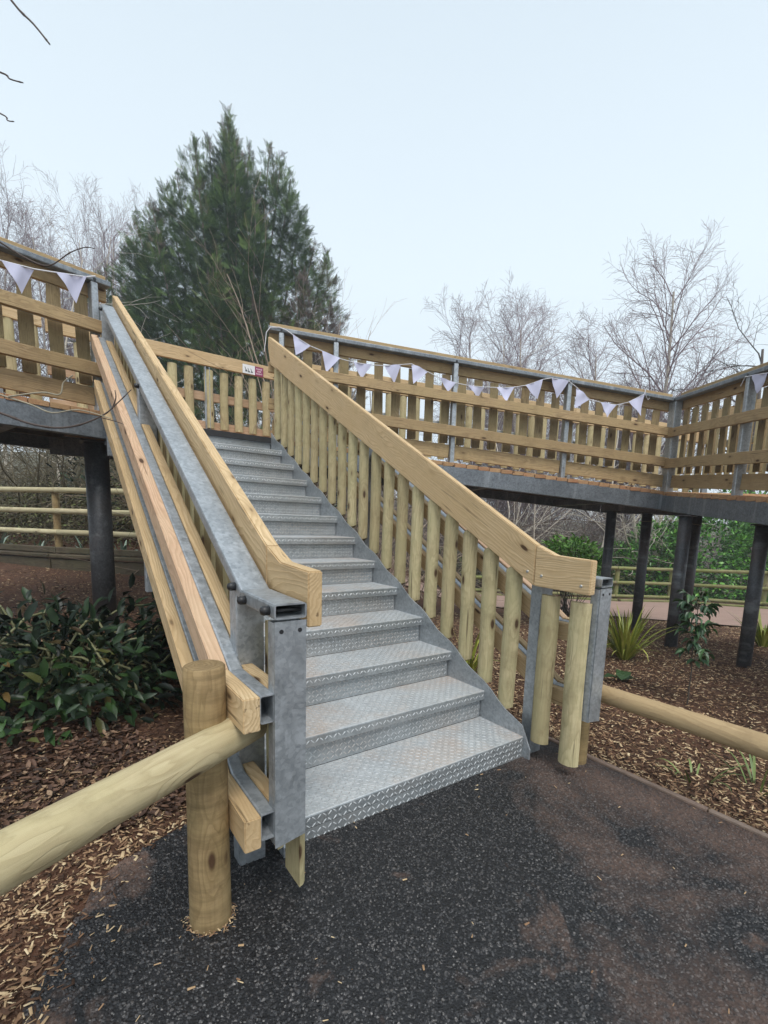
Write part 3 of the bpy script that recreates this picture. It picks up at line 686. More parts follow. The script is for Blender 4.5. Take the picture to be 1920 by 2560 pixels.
# ------------------------------------------------------------------ log barriers at the stair foot
lb = thing('log_barrier', (-1.73, -0.18, -.11), 'thick peeled log post with one pale log rail at the left foot of the stairs', 'log barrier', 'log barriers beside the stairs')
log('post', (-1.727, -0.175, -0.16), (-1.729, -0.178, 0.727), 0.061, 0.058, M['log'], lb, 3, amp=0.015, cham=0.004)
log('rail', (-1.575, -0.165, 0.513), (-2.95, -0.93, 0.497), 0.052, 0.056, M['log_rail'], lb, 5, amp=0.02, nr=20)
rb = thing('log_barrier', (0.2, -0.17, -.13), 'upright log post and long peeled log rail at the right foot of the stairs', 'log barrier', 'log barriers beside the stairs')
log('post', (0.228, -0.195, -0.18), (0.226, -0.193, 0.70), 0.047, 0.046, M['log'], rb, 8, amp=0.02)
log('rail', (0.275, -0.12, 0.285), (0.235, -2.9, 0.30), 0.048, 0.055, M['log_rail_tan'], rb, 9, amp=0.03, nr=24)

# ------------------------------------------------------------------ raised walkway
def v2(a): return Vector((a[0], a[1], 0))
A = v2((0.145, 3.72)); K = v2((4.66, 1.53)); d1 = (K - A).normalized(); n1 = Vector((-d1.y, d1.x, 0))
d2 = Vector((-0.66284, -0.74876, 0)); n2 = Vector((0.74876, -0.66284, 0))
LA = v2((-1.59, 3.66)); d0 = Vector((-0.96521, -0.26142, 0)).normalized(); n0 = Vector((-0.2614, 0.9652, 0))   # deck side = behind
WD = 1.35
L1 = (K - A).length
T1 = lambda s: 3.232 - 0.073 * s
T2 = lambda s: T1(L1) - 0.09 * s
T0 = lambda s: 3.195
def fence(label, O, d, nrm, T, s0, s1, posts, pal0, pal_pitch, near=True, k=1.0, skip=(), kick=True, pitch_end=None, group='walkway fences'):
    """walkway fence. nrm points to the deck. T(s) = top of steel cap."""
    root = thing('walkway_fence', O + d * s0 + Vector((0, 0, T(s0) - 1.24)), label, 'fence', group)
    def P(s, off, dz): q = O + d * s + nrm * off; return (q.x, q.y, T(s) + dz * k)
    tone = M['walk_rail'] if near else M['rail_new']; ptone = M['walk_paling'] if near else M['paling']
    sgn = 1 if d.cross(nrm).z > 0 else -1
    # cap rail on the outside, timber handrail board inside, standing slightly proud
    rect_tube('steel_cap', P(s0, 0.0, -0.024), P(s1, 0.0, -0.024), 0.095, 0.045, 0.005, M['galv_dark'] if near else M['galv'], root)  # near caps: shaded side painted in with darker steel
    for a_, b_ in zip([s0] + [p for p in posts if s0 + .3 < p < s1 - .3][1::2], [p for p in posts if s0 + .3 < p < s1 - .3][1::2] + [s1]):
        board('handrail', P(a_ + .002, 0.076, -0.042), P(b_ - .002, 0.076, -0.042), 0.045, 0.215, tone, root)
    for j, s in enumerate(posts):
        q0 = P(s, 0.0, -1.30); q1 = P(s, 0.0, -0.05)
        pt = board('post', (q0[0], q0[1], q0[2]), (q1[0], q1[1], q1[2]), 0.055, 0.09, M['galv'], root, up=tuple(nrm), bev=0.006)
        a_ = P(s, -0.047, -1.06); b_ = P(s, -0.056, -1.06); cyl('post_bolt', a_, b_, 0.008, M['coachbolt'], pt, 8)
        a_ = P(s, -0.046, -0.03); b_ = P(s, -0.052, -0.03); cyl('cap_bolt', a_, b_, 0.013, M['bolt'], pt, 8)
    for zt, zb in ((-0.39, -0.495), (-0.77, -0.885)):
        zc = (zt + zb) / 2; hh = (zt - zb) * k
        board('outer_rail', P(s0, -0.072, zc), P(s1, -0.072, zc), 0.048, hh, tone, root)
        rect_tube('steel_rail', P(s0 + .01, 0.005 - 0.026, zc), P(s1 - .01, 0.005 - 0.026, zc), 0.04, 0.08, 0.004, M['galv'], root)
    if kick:
        ps = [s0] + [p for p in posts if s0 + .05 < p < s1 - .05] + [s1]
        for a_, b_ in zip(ps[:-1], ps[1:]): board('kick_board', P(a_ + .03, 0.02, -1.055), P(b_ - .03, 0.02, -1.055), 0.035, 0.155, tone, root)
    s = pal0; c_ = (T(1) - T(0)) * 1.0
    while s < s1 - 0.05:
        if not any(abs(s - p) < 0.06 for p in posts) or True:
            b_ = Vector(P(s, 0.03 + 0.02, -0.955)); t_2 = Vector(P(s, 0.03 + 0.02, -0.152 if not near else -0.165))
            b_.z += random.uniform(-.006, .006)
            paling(root, b_, t_2, 0.0525, 0.045, tuple(nrm), ptone)
        s += pal_pitch
    return root
f0 = fence('near fence of the upper left walkway, brown rails with two white flags hanging on it', LA, d0, n0, T0, 0.04 - 0.14, 4.2, [0.03, 1.55, 3.05], 0.112, 0.205, k=0.95)
f1 = fence('near fence of the long ramp, hung with a row of white flags', A, d1, n1, T1, -0.12, L1 + 0.0, [0.02, 0.62, 2.03, 3.5, L1 - 0.02], 0.10, 0.2045)
f2 = fence('near fence of the ramp beyond the bend at the right edge', K, d2, n2, T2, 0.02, 4.6, [0.10, 1.575, 3.1], 0.22, 0.216)

# far fences
def isect(p, d, q, e):
    den = d.x * e.y - d.y * e.x; t = ((q.x - p.x) * e.y - (q.y - p.y) * e.x) / den; return t
YB = 4.95
B1 = A + n1 * WD; B2 = K + n2 * WD; B0 = LA + n0 * WD
tB1 = isect(B1, d1, B2, d2); s2 = isect(B2, d2, B1, d1)         # outer corner
K2 = B1 + d1 * tB1
ly = Vector((0, YB, 0)); dx = Vector((1, 0, 0))
tr = isect(B1, d1, ly, dx); PR = B1 + d1 * tr
tl = isect(B0, d0, ly, dx); PL = B0 + d0 * tl
f3 = fence('far fence of the long ramp, lighter round palings seen through the gaps behind the flags', B1, d1, -n1, T1, tr + .03, tB1, [tr + 0.4, 1.45, 2.9, 4.35, tB1 - .1], tr + 0.1, 0.2, near=False)
f4 = fence('far fence of the ramp beyond the bend, lighter palings behind the right-hand corner', B2, d2, -n2, T2, s2 + 0.03, 4.6, [s2 + .1, 0.0, 1.5, 3.0], s2 + .2, 0.2, near=False)
f5 = fence('far fence of the upper left walkway, pale palings seen through the gaps', B0, d0, -n0, T0, tl + .02, 4.2, [tl + .4, 1.5, 3.0], tl + 0.1, 0.203, near=False, k=0.95)

# landing fence facing the stairs
lf = thing('landing_fence', (0, YB, 2.04), 'pale fence across the back of the landing with half-round palings and a small sign', 'fence')
x0_, x1_ = PL.x + .03, PR.x - .03
board('handrail', (x0_, YB, 3.112), (x1_, YB, 3.112), 0.045, 0.155, M['rail_new'], lf)
rect_tube('steel_cap', (x0_, YB + .08, 3.10), (x1_, YB + .08, 3.10), 0.095, 0.045, 0.005, M['galv'], lf)
xs = -0.09
for j in range(-8, 5):
    xx = -0.09 + 0.19 * j
    if not (x0_ < xx < x1_): continue
    if j <= -2: xx -= 0.05
    paling(lf, (xx, YB + .045, 2.285 + random.uniform(-.004, .004)), (xx, YB + .045, 2.995), 0.054, 0.045, (0, -1, 0), M['paling'])
for xx in (-0.305, -1.5): channel('post', (xx, YB + .03, 2.0), (xx, YB + .03, 3.03), 0.07, 0.052, 0.006, M['galv'], lf, up=(1, 0, 0))
for zc in (2.335, 2.695): board('outer_rail', (x0_, YB + .15, zc), (x1_, YB + .15, zc), 0.045, 0.105, M['rail_pink'], lf)
for ya, yb_ in ((x0_, -0.34), (-0.27, x1_)): board('kick_board', (ya, YB + .06, 2.14), (yb_, YB + .06, 2.14), 0.03, 0.14, M['walk_rail'], lf)

# deck structures
def deck(label, O, d, nrm, T, s0, s1, wid=WD, k=1.0, n_cross=3, tail=None):
    root = thing('walkway_deck', O + d * s0 + Vector((0, 0, T(s0) - 1.44)), label, 'walkway', 'raised walkway decks')
    up = Vector((0, 0, 1))
    def P(s, off, dz): q = O + d * s + nrm * off; return (q.x, q.y, T(s) + dz * k)
    channel('edge_beam', P(s0, -0.02, -1.335), P(s1, -0.02, -1.335), 0.07, 0.20, 0.009, M['galv_dark'], root) if d.cross(nrm).z > 0 else channel('edge_beam', P(s1, -0.02, -1.335), P(s0, -0.02, -1.335), 0.07, 0.20, 0.009, M['galv_dark'], root)
    channel('edge_beam', P(s1, wid + .02, -1.335), P(s0, wid + .02, -1.335), 0.07, 0.20, 0.009, M['galv_dark'], root) if d.cross(nrm).z > 0 else channel('edge_beam', P(s0, wid + .02, -1.335), P(s1, wid + .02, -1.335), 0.07, 0.20, 0.009, M['galv_dark'], root)
    s = s0 + 0.075
    while s < s1 - 0.02:
        jj = random.uniform(-.006, .006)
        board('deck_board', P(s, -0.058 + jj, -1.215), P(s, wid + 0.055, -1.215), 0.143, 0.045, M['deck'], root)
        s += 0.1495
    for off in (0.35, 0.70, 1.05):
        board('joist', P(s0 + .02, off, -1.29), P(s1 - .02, off, -1.29), 0.05, 0.10, M['sleeper'], root)
    for q in range(n_cross):
        s = s0 + (s1 - s0) * (q + .5) / n_cross
        board('cross_beam', P(s, 0.03, -1.39), P(s, wid - .03, -1.39), 0.08, 0.09, M['galv_dark'], root)
    return root
def column(parent, x, y, r, top):
    W, L = frame((x, y, gz(x, y) - .25), (x, y, top))
    c_ = cyl('support_column', (x, y, gz(x, y) - .25), (x, y, top), r, M['column'], parent, 24)
    board('column_plate', (x - r * 1.3, y, top + 0.008), (x + r * 1.3, y, top + 0.008), r * 2.6, 0.016, M['column'], parent)
    return c_
dk0 = deck('upper left walkway deck on one round steel column', LA, d0, n0, T0, -0.02, 4.2, k=0.95)
dk1 = deck('long sloping ramp deck right of the stairs with orange board ends', A, d1, n1, T1, -0.03, L1)
dk2 = deck('ramp deck beyond the bend on tall steel columns at the right', K, d2, n2, T2, 0.02, 4.6)
column(dk0, -1.63, 4.02, 0.105, 1.83); column(dk0, -3.9, 3.55, 0.105, 1.83)
column(dk1, 4.62, 2.22, 0.068, T1(L1) - 1.46); column(dk1, 5.18, 1.98, 0.070, T1(L1) - 1.46)
column(dk2, 4.12, 1.01, 0.070, T2(.8) - 1.46); column(dk2, 5.75, 1.53, 0.066, T1(L1) - 1.47); column(dk2, 3.60, 0.09, 0.062, T2(1.9) - 1.46)
# landing and corner fill
ld = thing('landing_deck', (-0.7, 4.3, 1.9), 'landing deck at the head of the stairs', 'landing', 'raised walkway decks')
yy = 3.745
while yy < YB:
    f = (yy - 3.62) / (YB - 3.62)
    xa = LA.x + (PL.x - LA.x) * f + 0.02; xb = A.x + (PR.x - A.x) * f - .02
    board('deck_board', (xa, yy, 2.01), (xb, yy, 2.01), 0.143, 0.045, M['deck'], ld); yy += 0.1495
channel('edge_beam', (A.x, 3.665, 1.88), (LA.x, 3.665, 1.88), 0.06, 0.20, 0.009, M['galv_dark'], ld)
channel('edge_beam', (PL.x, YB + .03, 1.88), (PR.x, YB + .03, 1.88), 0.06, 0.20, 0.009, M['galv_dark'], ld)
zc = T1(L1) - 1.225
pts = [K, K + n1 * WD, K2, K + n2 * WD]
poly_prism('corner_deck', [(p.x, p.y) for p in pts], zc - .05, zc + .008, 'z', M['deck'], dk1)
pts = [K + n1 * (WD + .04), K2, B2 + d2 * 0.0]
for p, q in ((B1 + d1 * L1, K2), (K2, K + n2 * WD)):
    channel('edge_beam', (q.x, q.y, zc - .12), (p.x, p.y, zc - .12), 0.07, 0.20, 0.009, M['galv_dark'], dk1)

# ------------------------------------------------------------------ bunting
def ribbon(name, pts, parent, r=0.004, mat=None):
    cu = bpy.data.curves.new(name, 'CURVE'); cu.dimensions = '3D'; cu.bevel_depth = r; cu.bevel_resolution = 1
    sp = cu.splines.new('POLY'); sp.points.add(len(pts) - 1)
    for p, q in zip(sp.points, pts): p.co = (*q, 1)
    tmp = bpy.data.objects.new('tmp', cu); COL.objects.link(tmp); dg = bpy.context.evaluated_depsgraph_get()
    me = bpy.data.meshes.new_from_object(tmp.evaluated_get(dg)); bpy.data.objects.remove(tmp); me.materials.clear()
    return link(name, me, mat or M['string'], parent)
def flag(parent, a, b, c, out_dir, idx):
    a, b, c = Vector(a), Vector(b), Vector(c); n = 9; vs = []; fs = []; id_ = {}
    o_ = Vector(out_dir); rn = random.Random(idx)
    rn2 = (rn.uniform(-3, 3), rn.uniform(-1, 1))
    for i in range(n + 1):
        for j in range(n + 1 - i):
            u, v = i / n, j / n; p = c * u + b * v + a * (1 - u - v)
            amp = 0.018 * v * (1 - v) * rn2[0] + 0.03 * u * u * rn2[1] + 0.012 * math.sin(3.1 * (v + u * .5) * 2 + idx) + 0.006 * math.sin(9 * (u + v) + idx * 2.1) + 0.012 * u * math.sin(idx * 1.7)
            id_[(i, j)] = len(vs); vs.append(p + o_ * (amp + 0.006))
    for i in range(n):
        for j in range(n - i):
            fs.append((id_[(i, j)], id_[(i, j + 1)], id_[(i + 1, j)]))
            if j < n - i - 1: fs.append((id_[(i, j + 1)], id_[(i + 1, j + 1)], id_[(i + 1, j)]))
    N_ = len(vs); vs2 = [v - o_ * 0.0012 for v in vs]; fs += [tuple(N_ + q for q in f[::-1]) for f in fs]
    return link('flag', pydata('flag', vs + vs2, fs, True, M['flag']), M['flag'], parent)
FL1 = [[(0.143, 3.16), (0.337, 3.061), (0.174, 2.945)], [(0.459, 3.024), (0.665, 2.958), (0.51, 2.79)], [(0.813, 2.935), (1.021, 2.922), (0.912, 2.761)], [(1.166, 2.928), (1.363, 2.955), (1.291, 2.744)], [(1.487, 2.974), (1.683, 2.903), (1.505, 2.744)], [(1.822, 2.85), (2.028, 2.807), (1.927, 2.688)], [(2.172, 2.792), (2.38, 2.789), (2.315, 2.657)], [(2.532, 2.795), (2.756, 2.817), (2.662, 2.635)], [(2.897, 2.846), (3.114, 2.932), (3.069, 2.699)], [(3.237, 2.961), (3.468, 2.942), (3.328, 2.73)], [(3.58, 2.877), (3.768, 2.75), (3.564, 2.623)], [(3.92, 2.726), (4.142, 2.711), (4.003, 2.541)], [(4.299, 2.754), (4.521, 2.873), (4.497, 2.599)]]
def on(O, d, nrm, s, z, off=-0.058): q = O + d * s + nrm * off; return (q.x, q.y, z)
bt = thing('bunting', on(A, d1, n1, 0, 3.2), 'string of thirteen white triangular flags along the ramp fence right of the stairs', 'bunting', 'white bunting')
pts = [on(A, d1, n1, s, z) for s, z in ((-0.165, 2.96), (-0.15, 3.06), (-0.14, 3.16), (-0.10, 3.215), (0.0, 3.225), (0.08, 3.20))]
for i, f in enumerate(FL1):
    flag(bt, *[on(A, d1, n1, s, z, -0.062) for s, z in f], -n1, i + 1)
    pts += [on(A, d1, n1, f[0][0], f[0][1]), on(A, d1, n1, (f[0][0] + f[1][0]) / 2, (f[0][1] + f[1][1]) / 2 - .002), on(A, d1, n1, f[1][0], f[1][1])]
pts += [on(A, d1, n1, 4.535, 2.93)]
ribbon('string', pts, bt, 0.0045)
ribbon('string', [on(A, d1, n1, 4.52, 2.93), on(A, d1, n1, 4.54, 2.86), on(A, d1, n1, 4.58, 2.80), on(A, d1, n1, 4.60, 2.83)], bt, 0.003)
b2 = thing('bunting', on(LA, d0, n0, 0, 3.17), 'string with two larger white flags on the upper left walkway fence', 'bunting', 'white bunting')
FL0 = [[(0.687, 3.038), (0.473, 3.063), (0.568, 2.847)], [(0.329, 3.096), (0.105, 3.149), (0.183, 2.916)]]
for i, f in enumerate(FL0): flag(b2, *[on(LA, d0, n0, s, z, -0.075) for s, z in f], -n0, i + 31)
flag(b2, *[on(LA, d0, n0, s, z, -0.075) for s, z in ((1.05, 3.06), (0.84, 3.03), (0.95, 2.85))], -n0, 44)
ribbon('string', [on(LA, d0, n0, s, z, -0.07) for s, z in ((0.03, 3.185), (0.058, 3.172), (0.105, 3.149), (0.329, 3.096), (0.473, 3.063), (0.687, 3.038), (0.84, 3.035), (1.05, 3.06), (1.5, 3.15))], b2, 0.0055)
b3 = thing('bunting', on(K, d2, n2, 1.6, 2.68), 'white flag hanging by the steel post at the right edge of the picture', 'bunting', 'white bunting')
FL2 = [(1.70, 2.655), (1.915, 2.61), (1.765, 2.47)]
flag(b3, *[on(K, d2, n2, s, z, -0.062) for s, z in FL2], -n2, 51)
flag(b3, *[on(K, d2, n2, s, z, -0.062) for s, z in ((2.05, 2.56), (2.25, 2.50), (2.12, 2.33))], -n2, 52)
ribbon('string', [on(K, d2, n2, s, z) for s, z in ((1.50, 2.61), (1.56, 2.68), (1.60, 2.67), (1.70, 2.655), (1.915, 2.61), (2.05, 2.56), (2.25, 2.50), (2.8, 2.45))], b3, 0.0045)

# ------------------------------------------------------------------ signs
def text(name, s, loc, size, mat, parent, rot=(R(90), 0, 0), align='CENTER', bold=0.0):
    cu = bpy.data.curves.new(name, 'FONT'); cu.body = s; cu.size = size; cu.extrude = 0.0006; cu.align_x = align; cu.align_y = 'CENTER'; cu.offset = bold; cu.resolution_u = 2
    tmp = bpy.data.objects.new('tmp', cu); COL.objects.link(tmp); dg = bpy.context.evaluated_depsgraph_get()
    me = bpy.data.meshes.new_from_object(tmp.evaluated_get(dg)); bpy.data.objects.remove(tmp); me.materials.clear(); me.materials.append(mat)
    from mathutils import Euler
    return link(name, me, mat, parent, Matrix.Translation(loc) @ Euler(rot).to_matrix().to_4x4())
sg = thing('notice_sign', (0.30, YB - .026, 3.08), 'small white and burgundy PLEASE KEEP RIGHT notice on the landing handrail', 'sign')
sx0, sxm, sx1 = 0.135, 0.30, 0.415
board('white_panel', (sx0, YB - .0265, 3.095), (sxm, YB - .0265, 3.095), 0.006, 0.112, M['white'], sg, bev=0.001)
board('burgundy_panel', (sxm + .001, YB - .0265, 3.092), (sx1, YB - .0265, 3.092), 0.006, 0.118, M['burgundy'], sg, bev=0.001)
for i, (s, sz) in enumerate((('PLEASE', 0.026), ('KEEP', 0.026), ('RIGHT', 0.029))): text('lettering', s, (0.3575, YB - .0305, 3.121 - 0.030 * i), sz, M['pinkprint'], sg, bold=0.0006)
# three little line figures: pushchair, wheelchair user and walking pair as plain pictograms
for px_, kind in ((0.182, 0), (0.218, 1), (0.257, 2)):
    pp = [(px_ - .014, 3.062), (px_ + .014, 3.062), (px_ + .016, 3.078), (px_ - .002, 3.092), (px_ - .014, 3.122), (px_ - .020, 3.120), (px_ - .010, 3.088)]
    if kind: pp = [(px_ - .016, 3.058), (px_ + .018, 3.060), (px_ + .010, 3.074), (px_ + .002, 3.078), (px_ - .012, 3.112), (px_ - .018, 3.108), (px_ - .008, 3.080)]
    poly_prism('pictogram', pp, YB - .0303, YB - .0297, 'y', M['print'], sg)
# vertical banner sign glimpsed behind the ramp at the far right
vp = B2 + d2 * 0.62 - n2 * 0.10
bs = thing('name_board', (6.62, 1.05, 2.5), 'white upright board with dark lettering behind the ramp palings at the right edge', 'sign')
Wd = cx.copy(); Wd.z = 0; Wd.normalize()
ctr = Vector((6.64, 1.12, 2.64)); yaw = math.atan2(Wd.y, Wd.x)
board('panel', ctr - Wd * .11, ctr + Wd * .11, 0.02, 0.62, M['white'], bs)
text('lettering', 'N MUS', (ctr.x - .583 * .016, ctr.y - .8 * .016, ctr.z + .04), 0.15, M['print'], bs, rot=(R(90), R(90), yaw), bold=0.001)

# ------------------------------------------------------------------ distant log fences and retaining wall
def log_fence(label, pts, heights, r, mat, group, posts=None, pr=0.05, base=None, seed=0):
    root = thing('log_fence', (pts[0][0], pts[0][1], gz(*pts[0])), label, 'fence', group)
    zb = [base(p) if base else gz(*p) for p in pts]
    for (p, q, za, zb_) in zip(pts[:-1], pts[1:], zb[:-1], zb[1:]):
        for h in heights: log('rail', (p[0], p[1], za + h), (q[0], q[1], zb_ + h), r, r * .95, mat, root, seed + int(h * 100), nr=8, na=10, amp=0.05)
    for p, z in zip(pts, zb): 
        dx_ = Vector((p[0] - CP.x, p[1] - CP.y, 0)).normalized() * (pr + r * .6)
        log('post', (p[0] + dx_.x, p[1] + dx_.y, z - .3), (p[0] + dx_.x, p[1] + dx_.y, z + heights[0] + 0.02), pr, pr * .95, M['log'] if mat is M['far_rail'] else mat, root, seed + 5, nr=6, na=10, amp=0.04)
    return root
LP = [(-3.75, 9.73), (-1.93, 7.32), (-0.25, 5.62)]
log_fence('pale three-rail log fence behind the left-hand column', LP, (1.165, .855, .535), 0.043, M['far_rail'], 'log fences in the background', base=lambda p: 0.315, pr=0.052)
wl = thing('retaining_wall', (-1.9, 7.2, 0.25), 'low dark mossy retaining wall of sleepers below the left log fence', 'wall')
for p, q in zip(LP[:-1], LP[1:]):
    for zc_, h_, w2, off in ((0.33, 0.25, 0.12, -0.10), (0.50, 0.05, 0.22, -0.08), (0.58, 0.09, 0.09, -0.02)):
        u = (Vector((*q, 0)) - Vector((*p, 0))).normalized(); nn = Vector((-u.y, u.x, 0)); 
        if nn.y < 0: nn = -nn
        a_ = Vector((*p, zc_)) + nn * off; b_ = Vector((*q, zc_)) + nn * off
        board('sleeper', a_, b_, w2, h_, M['sleeper'], wl, bev=0.008)
RP = [(8.1, 8.6), (9.6, 6.9), (10.95, 5.45), (12.35, 4.60), (12.85, 2.55), (13.3, 0.3), (13.6, -2)]
log_fence('mossy green three-rail log fence in front of the laurel hedge', RP, (0.93, 0.52, 0.13), 0.05, M['moss_rail'], 'log fences in the background', pr=0.07, seed=40)
kb = thing('path_kerb', (12, 4, -1), 'long low timber kerb at the foot of the mossy log fence', 'kerb')
for p, q in zip(RP[:-1], RP[1:]):
    u = (Vector((*q, 0)) - Vector((*p, 0))).normalized(); nn = Vector((u.y, -u.x, 0))
    if nn.x > 0: nn = -nn
    board('kerb_timber', Vector((*p, gz(*p) + .0)) + nn * .25, Vector((*q, gz(*q) + .0)) + nn * .25, 0.12, 0.16, M['moss_rail'], kb, bev=0.01)
# salmon coloured far path
M['salmon'] = plain('reddish_path', (0.36, 0.235, 0.185), 0.9, var=0.3, vs=3)
near_e = [(3.5, 8.6), (5.3, 5.9), (6.65, 3.0), (7.35, 1.45), (8.2, -0.8), (9, -4)]; far_e = [(7.0, 9.4), (9.0, 6.6), (10.3, 5.05), (11.8, 4.25), (12.4, 2.4), (13, -2)]
V = []; F = []; nn_, mm_ = 50, 14
for i in range(nn_):
    f = i / (nn_ - 1) * (len(near_e) - 1); i0 = min(int(f), len(near_e) - 2); ff = f - i0
    a_ = np.array(near_e[i0]) * (1 - ff) + np.array(near_e[i0 + 1]) * ff; b_ = np.array(far_e[i0]) * (1 - ff) + np.array(far_e[i0 + 1]) * ff
    for j in range(mm_):
        p = a_ + (b_ - a_) * j / (mm_ - 1); V.append((p[0], p[1], gz(*p) + .03))
for i in range(nn_ - 1):
    for j in range(mm_ - 1): q = i * mm_ + j; F.append((q, q + 1, q + mm_ + 1, q + mm_))
o = link('far_path', np_mesh('far_path', V, F, M['salmon'], smooth=True), M['salmon']); tag(o, 'pale reddish path curving behind the ramp columns', kind='structure')

# ------------------------------------------------------------------ vegetation
def tubes(segs, mat, name, ns=3):
    """segs: array (n,8) p0 xyz r0 p1 xyz r1"""
    s = np.asarray(segs, float); p0, r0, p1, r1 = s[:, :3], s[:, 3], s[:, 4:7], s[:, 7]
    B = basis(p1 - p0, np.tile([0.31, 0.17, 0.94], (len(s), 1)))
    an = np.arange(ns) * 2 * np.pi / ns; c = np.stack([np.cos(an), np.sin(an)], -1)
    off = np.einsum('nij,kj->nki', B[:, :, 1:], c)
    V = np.concatenate([p0[:, None] + off * r0[:, None, None], p1[:, None] + off * r1[:, None, None]], 1).reshape(-1, 3)
    q = np.array([[i, (i + 1) % ns, ns + (i + 1) % ns, ns + i] for i in range(ns)])
    F = (q[None] + (np.arange(len(s)) * 2 * ns)[:, None, None]).reshape(-1, 4)
    return np_mesh(name, V, F, mat, smooth=ns > 3)
H_BIG = False
def grow(p, d, L, r, lvl, spec, rn, out, trunk_out=None):
    """spec[lvl] = (n_seg, wobble, n_children, start, angle, len_ratio, gravity)"""
    ns, wob, nc, st_, ang, lr, grav = spec[lvl]
    pts = [(p, r)]; d = d.copy(); dirs = [d]
    last = lvl == len(spec) - 1
    for i in range(ns):
        d = d + rn.normal(0, wob, 3) + np.array([0, 0, grav]); d /= np.linalg.norm(d)
        q = pts[-1][0] + d * L / ns; rr = max(r * (1 - (i + 1) / ns * (0.75 if not last else 0.5)), 0.0045 if H_BIG else 0.002)
        (trunk_out if (lvl == 0 and trunk_out is not None) else out).append((*pts[-1][0], pts[-1][1], *q, rr)); pts.append((q, rr)); dirs.append(d)
    if last: return
    for c in range(nc):
        f = st_ + (1 - st_) * (c + rn.random()) / nc; i = min(int(f * ns), ns - 1); ff = f * ns - i
        pp = pts[i][0] * (1 - ff) + pts[i + 1][0] * ff; dd = dirs[i + 1]
        a = rn.normal(0, 1, 3); a -= a @ dd * dd; a /= np.linalg.norm(a)
        an = ang * rn.uniform(.7, 1.3); nd_ = dd * math.cos(an) + a * math.sin(an)
        grow(pp, nd_, L * lr * (1.15 - 0.65 * f) * rn.uniform(.75, 1.25), pts[i][1] * 0.55, lvl + 1, spec, rn, out)
M['bark_pale'] = plain('pale_birch_bark', (0.62, 0.55, 0.46), 0.85, var=0.5, vs=6)
M['bark_grey'] = plain('grey_brown_bark', (0.17, 0.13, 0.11), 0.9, var=0.4, vs=8)
M['twig_purple'] = plain('purplish_birch_twigs', (0.30, 0.22, 0.235), 0.9, var=0.2, bm=0)
M['twig_tan'] = plain('tan_bare_stems', (0.42, 0.32, 0.24), 0.85, var=0.4, vs=5, bm=0)
M['twig_dark'] = plain('dark_twigs', (0.085, 0.07, 0.055), 0.9, var=0.3, bm=0)
M['twig_olive'] = plain('olive_bramble_stems', (0.17, 0.14, 0.085), 0.9, var=0.5, vs=3, bm=0)
BIRCH = [(12, .05, 22, .25, .55, .42, .02), (8, .09, 11, .15, .6, .5, .035), (6, .13, 7, .1, .6, .55, -.01), (4, .16, 0, 0, 0, 0, -.05)]
OAK = [(8, .09, 12, .3, .8, .6, .02), (7, .2, 9, .2, .7, .55, .02), (6, .28, 7, .1, .8, .5, .02), (4, .3, 0, 0, 0, 0, 0)]
def tree(name, label, cat, x, y, H, r, spec, mt, mc, seed, group=None, lean=(0, 0), stems=1, spread=0.2):
    global H_BIG
    H_BIG = H > 10
    rn = np.random.default_rng(seed); z = gz(x, y) - .1
    root = thing(name, (x, y, z), label, cat, group); trunk, crown = [], []
    for s in range(stems):
        a = rn.uniform(0, 6.28); sp_ = spread if stems > 1 else 0
        d = np.array([lean[0] + math.cos(a) * sp_, lean[1] + math.sin(a) * sp_, 1.0]); d /= np.linalg.norm(d)
        grow(np.array([x + math.cos(a) * .08 * (stems > 1), y + math.sin(a) * .08 * (stems > 1), z]), d, H * (1 if s == 0 else rn.uniform(.6, .95)), r * (1 if s == 0 else rn.uniform(.6, .9)), 0, spec, rn, crown, trunk)
    link('trunk', tubes(trunk, mt, 'trunk', 8), mt, root); link('crown', tubes(crown, mc, 'crown'), mc, root)
    return root
def ld_(lat, D): return CP.x + .589 * D + .81 * lat, CP.y + .808 * D - .585 * lat
BR = [(12, .045, 26, .28, .62, .40, .03), (9, .09, 10, .12, .6, .50, .04), (6, .14, 8, .1, .6, .60, -.02), (5, .18, 0, 0, 0, 0, -.06)]
BN = [(12, .04, 18, .2, .35, .40, .03), (8, .07, 8, .15, .4, .45, .05), (6, .1, 5, .1, .5, .5, .02), (4, .12, 0, 0, 0, 0, 0)]
for (lat, D, H, r, sp_, st_, spr, sd, lab) in (
    (-17.6, 26, 14.6, .12, BR, 3, .13, 11, 'tall bare birch behind the upper left walkway, highest near the left edge'),
    (-15.4, 26, 13.4, .09, BN, 3, .09, 12, 'narrow upright bare birch between the left walkway and the big conifer'),
    (-20.8, 26, 13.0, .11, BR, 2, .14, 13, 'bare birch farthest left, its twigs arching across the left edge'),
    (7.0, 24, 13.2, .12, BR, 6, .17, 25, 'rounded bare birch standing beyond the middle of the flag-hung ramp'),
    (4.9, 24.5, 11.4, .09, BR, 4, .16, 26, 'shorter bare birch just left of the rounded one beyond the ramp'),
    (10.9, 22, 12.1, .14, BR, 6, .20, 37, 'tallest bare birch on the right, rising behind the bend of the ramp')):
    x, y = ld_(lat, D); tree('birch_tree', lab, 'tree', x, y, H, r, sp_, M['bark_pale'], M['twig_purple'], sd, 'bare birches', stems=st_, spread=spr)
x, y = ld_(16.0, 21)
tree('oak_tree', 'dark twisted bare tree at the right edge above the ramp', 'tree', x, y, 10.2, .17, OAK, M['bark_grey'], M['twig_dark'], 41)
SAP = [(12, .05, 7, .3, .35, .4, .01), (6, .12, 4, .2, .5, .5, 0), (4, .15, 0, 0, 0, 0, 0)]
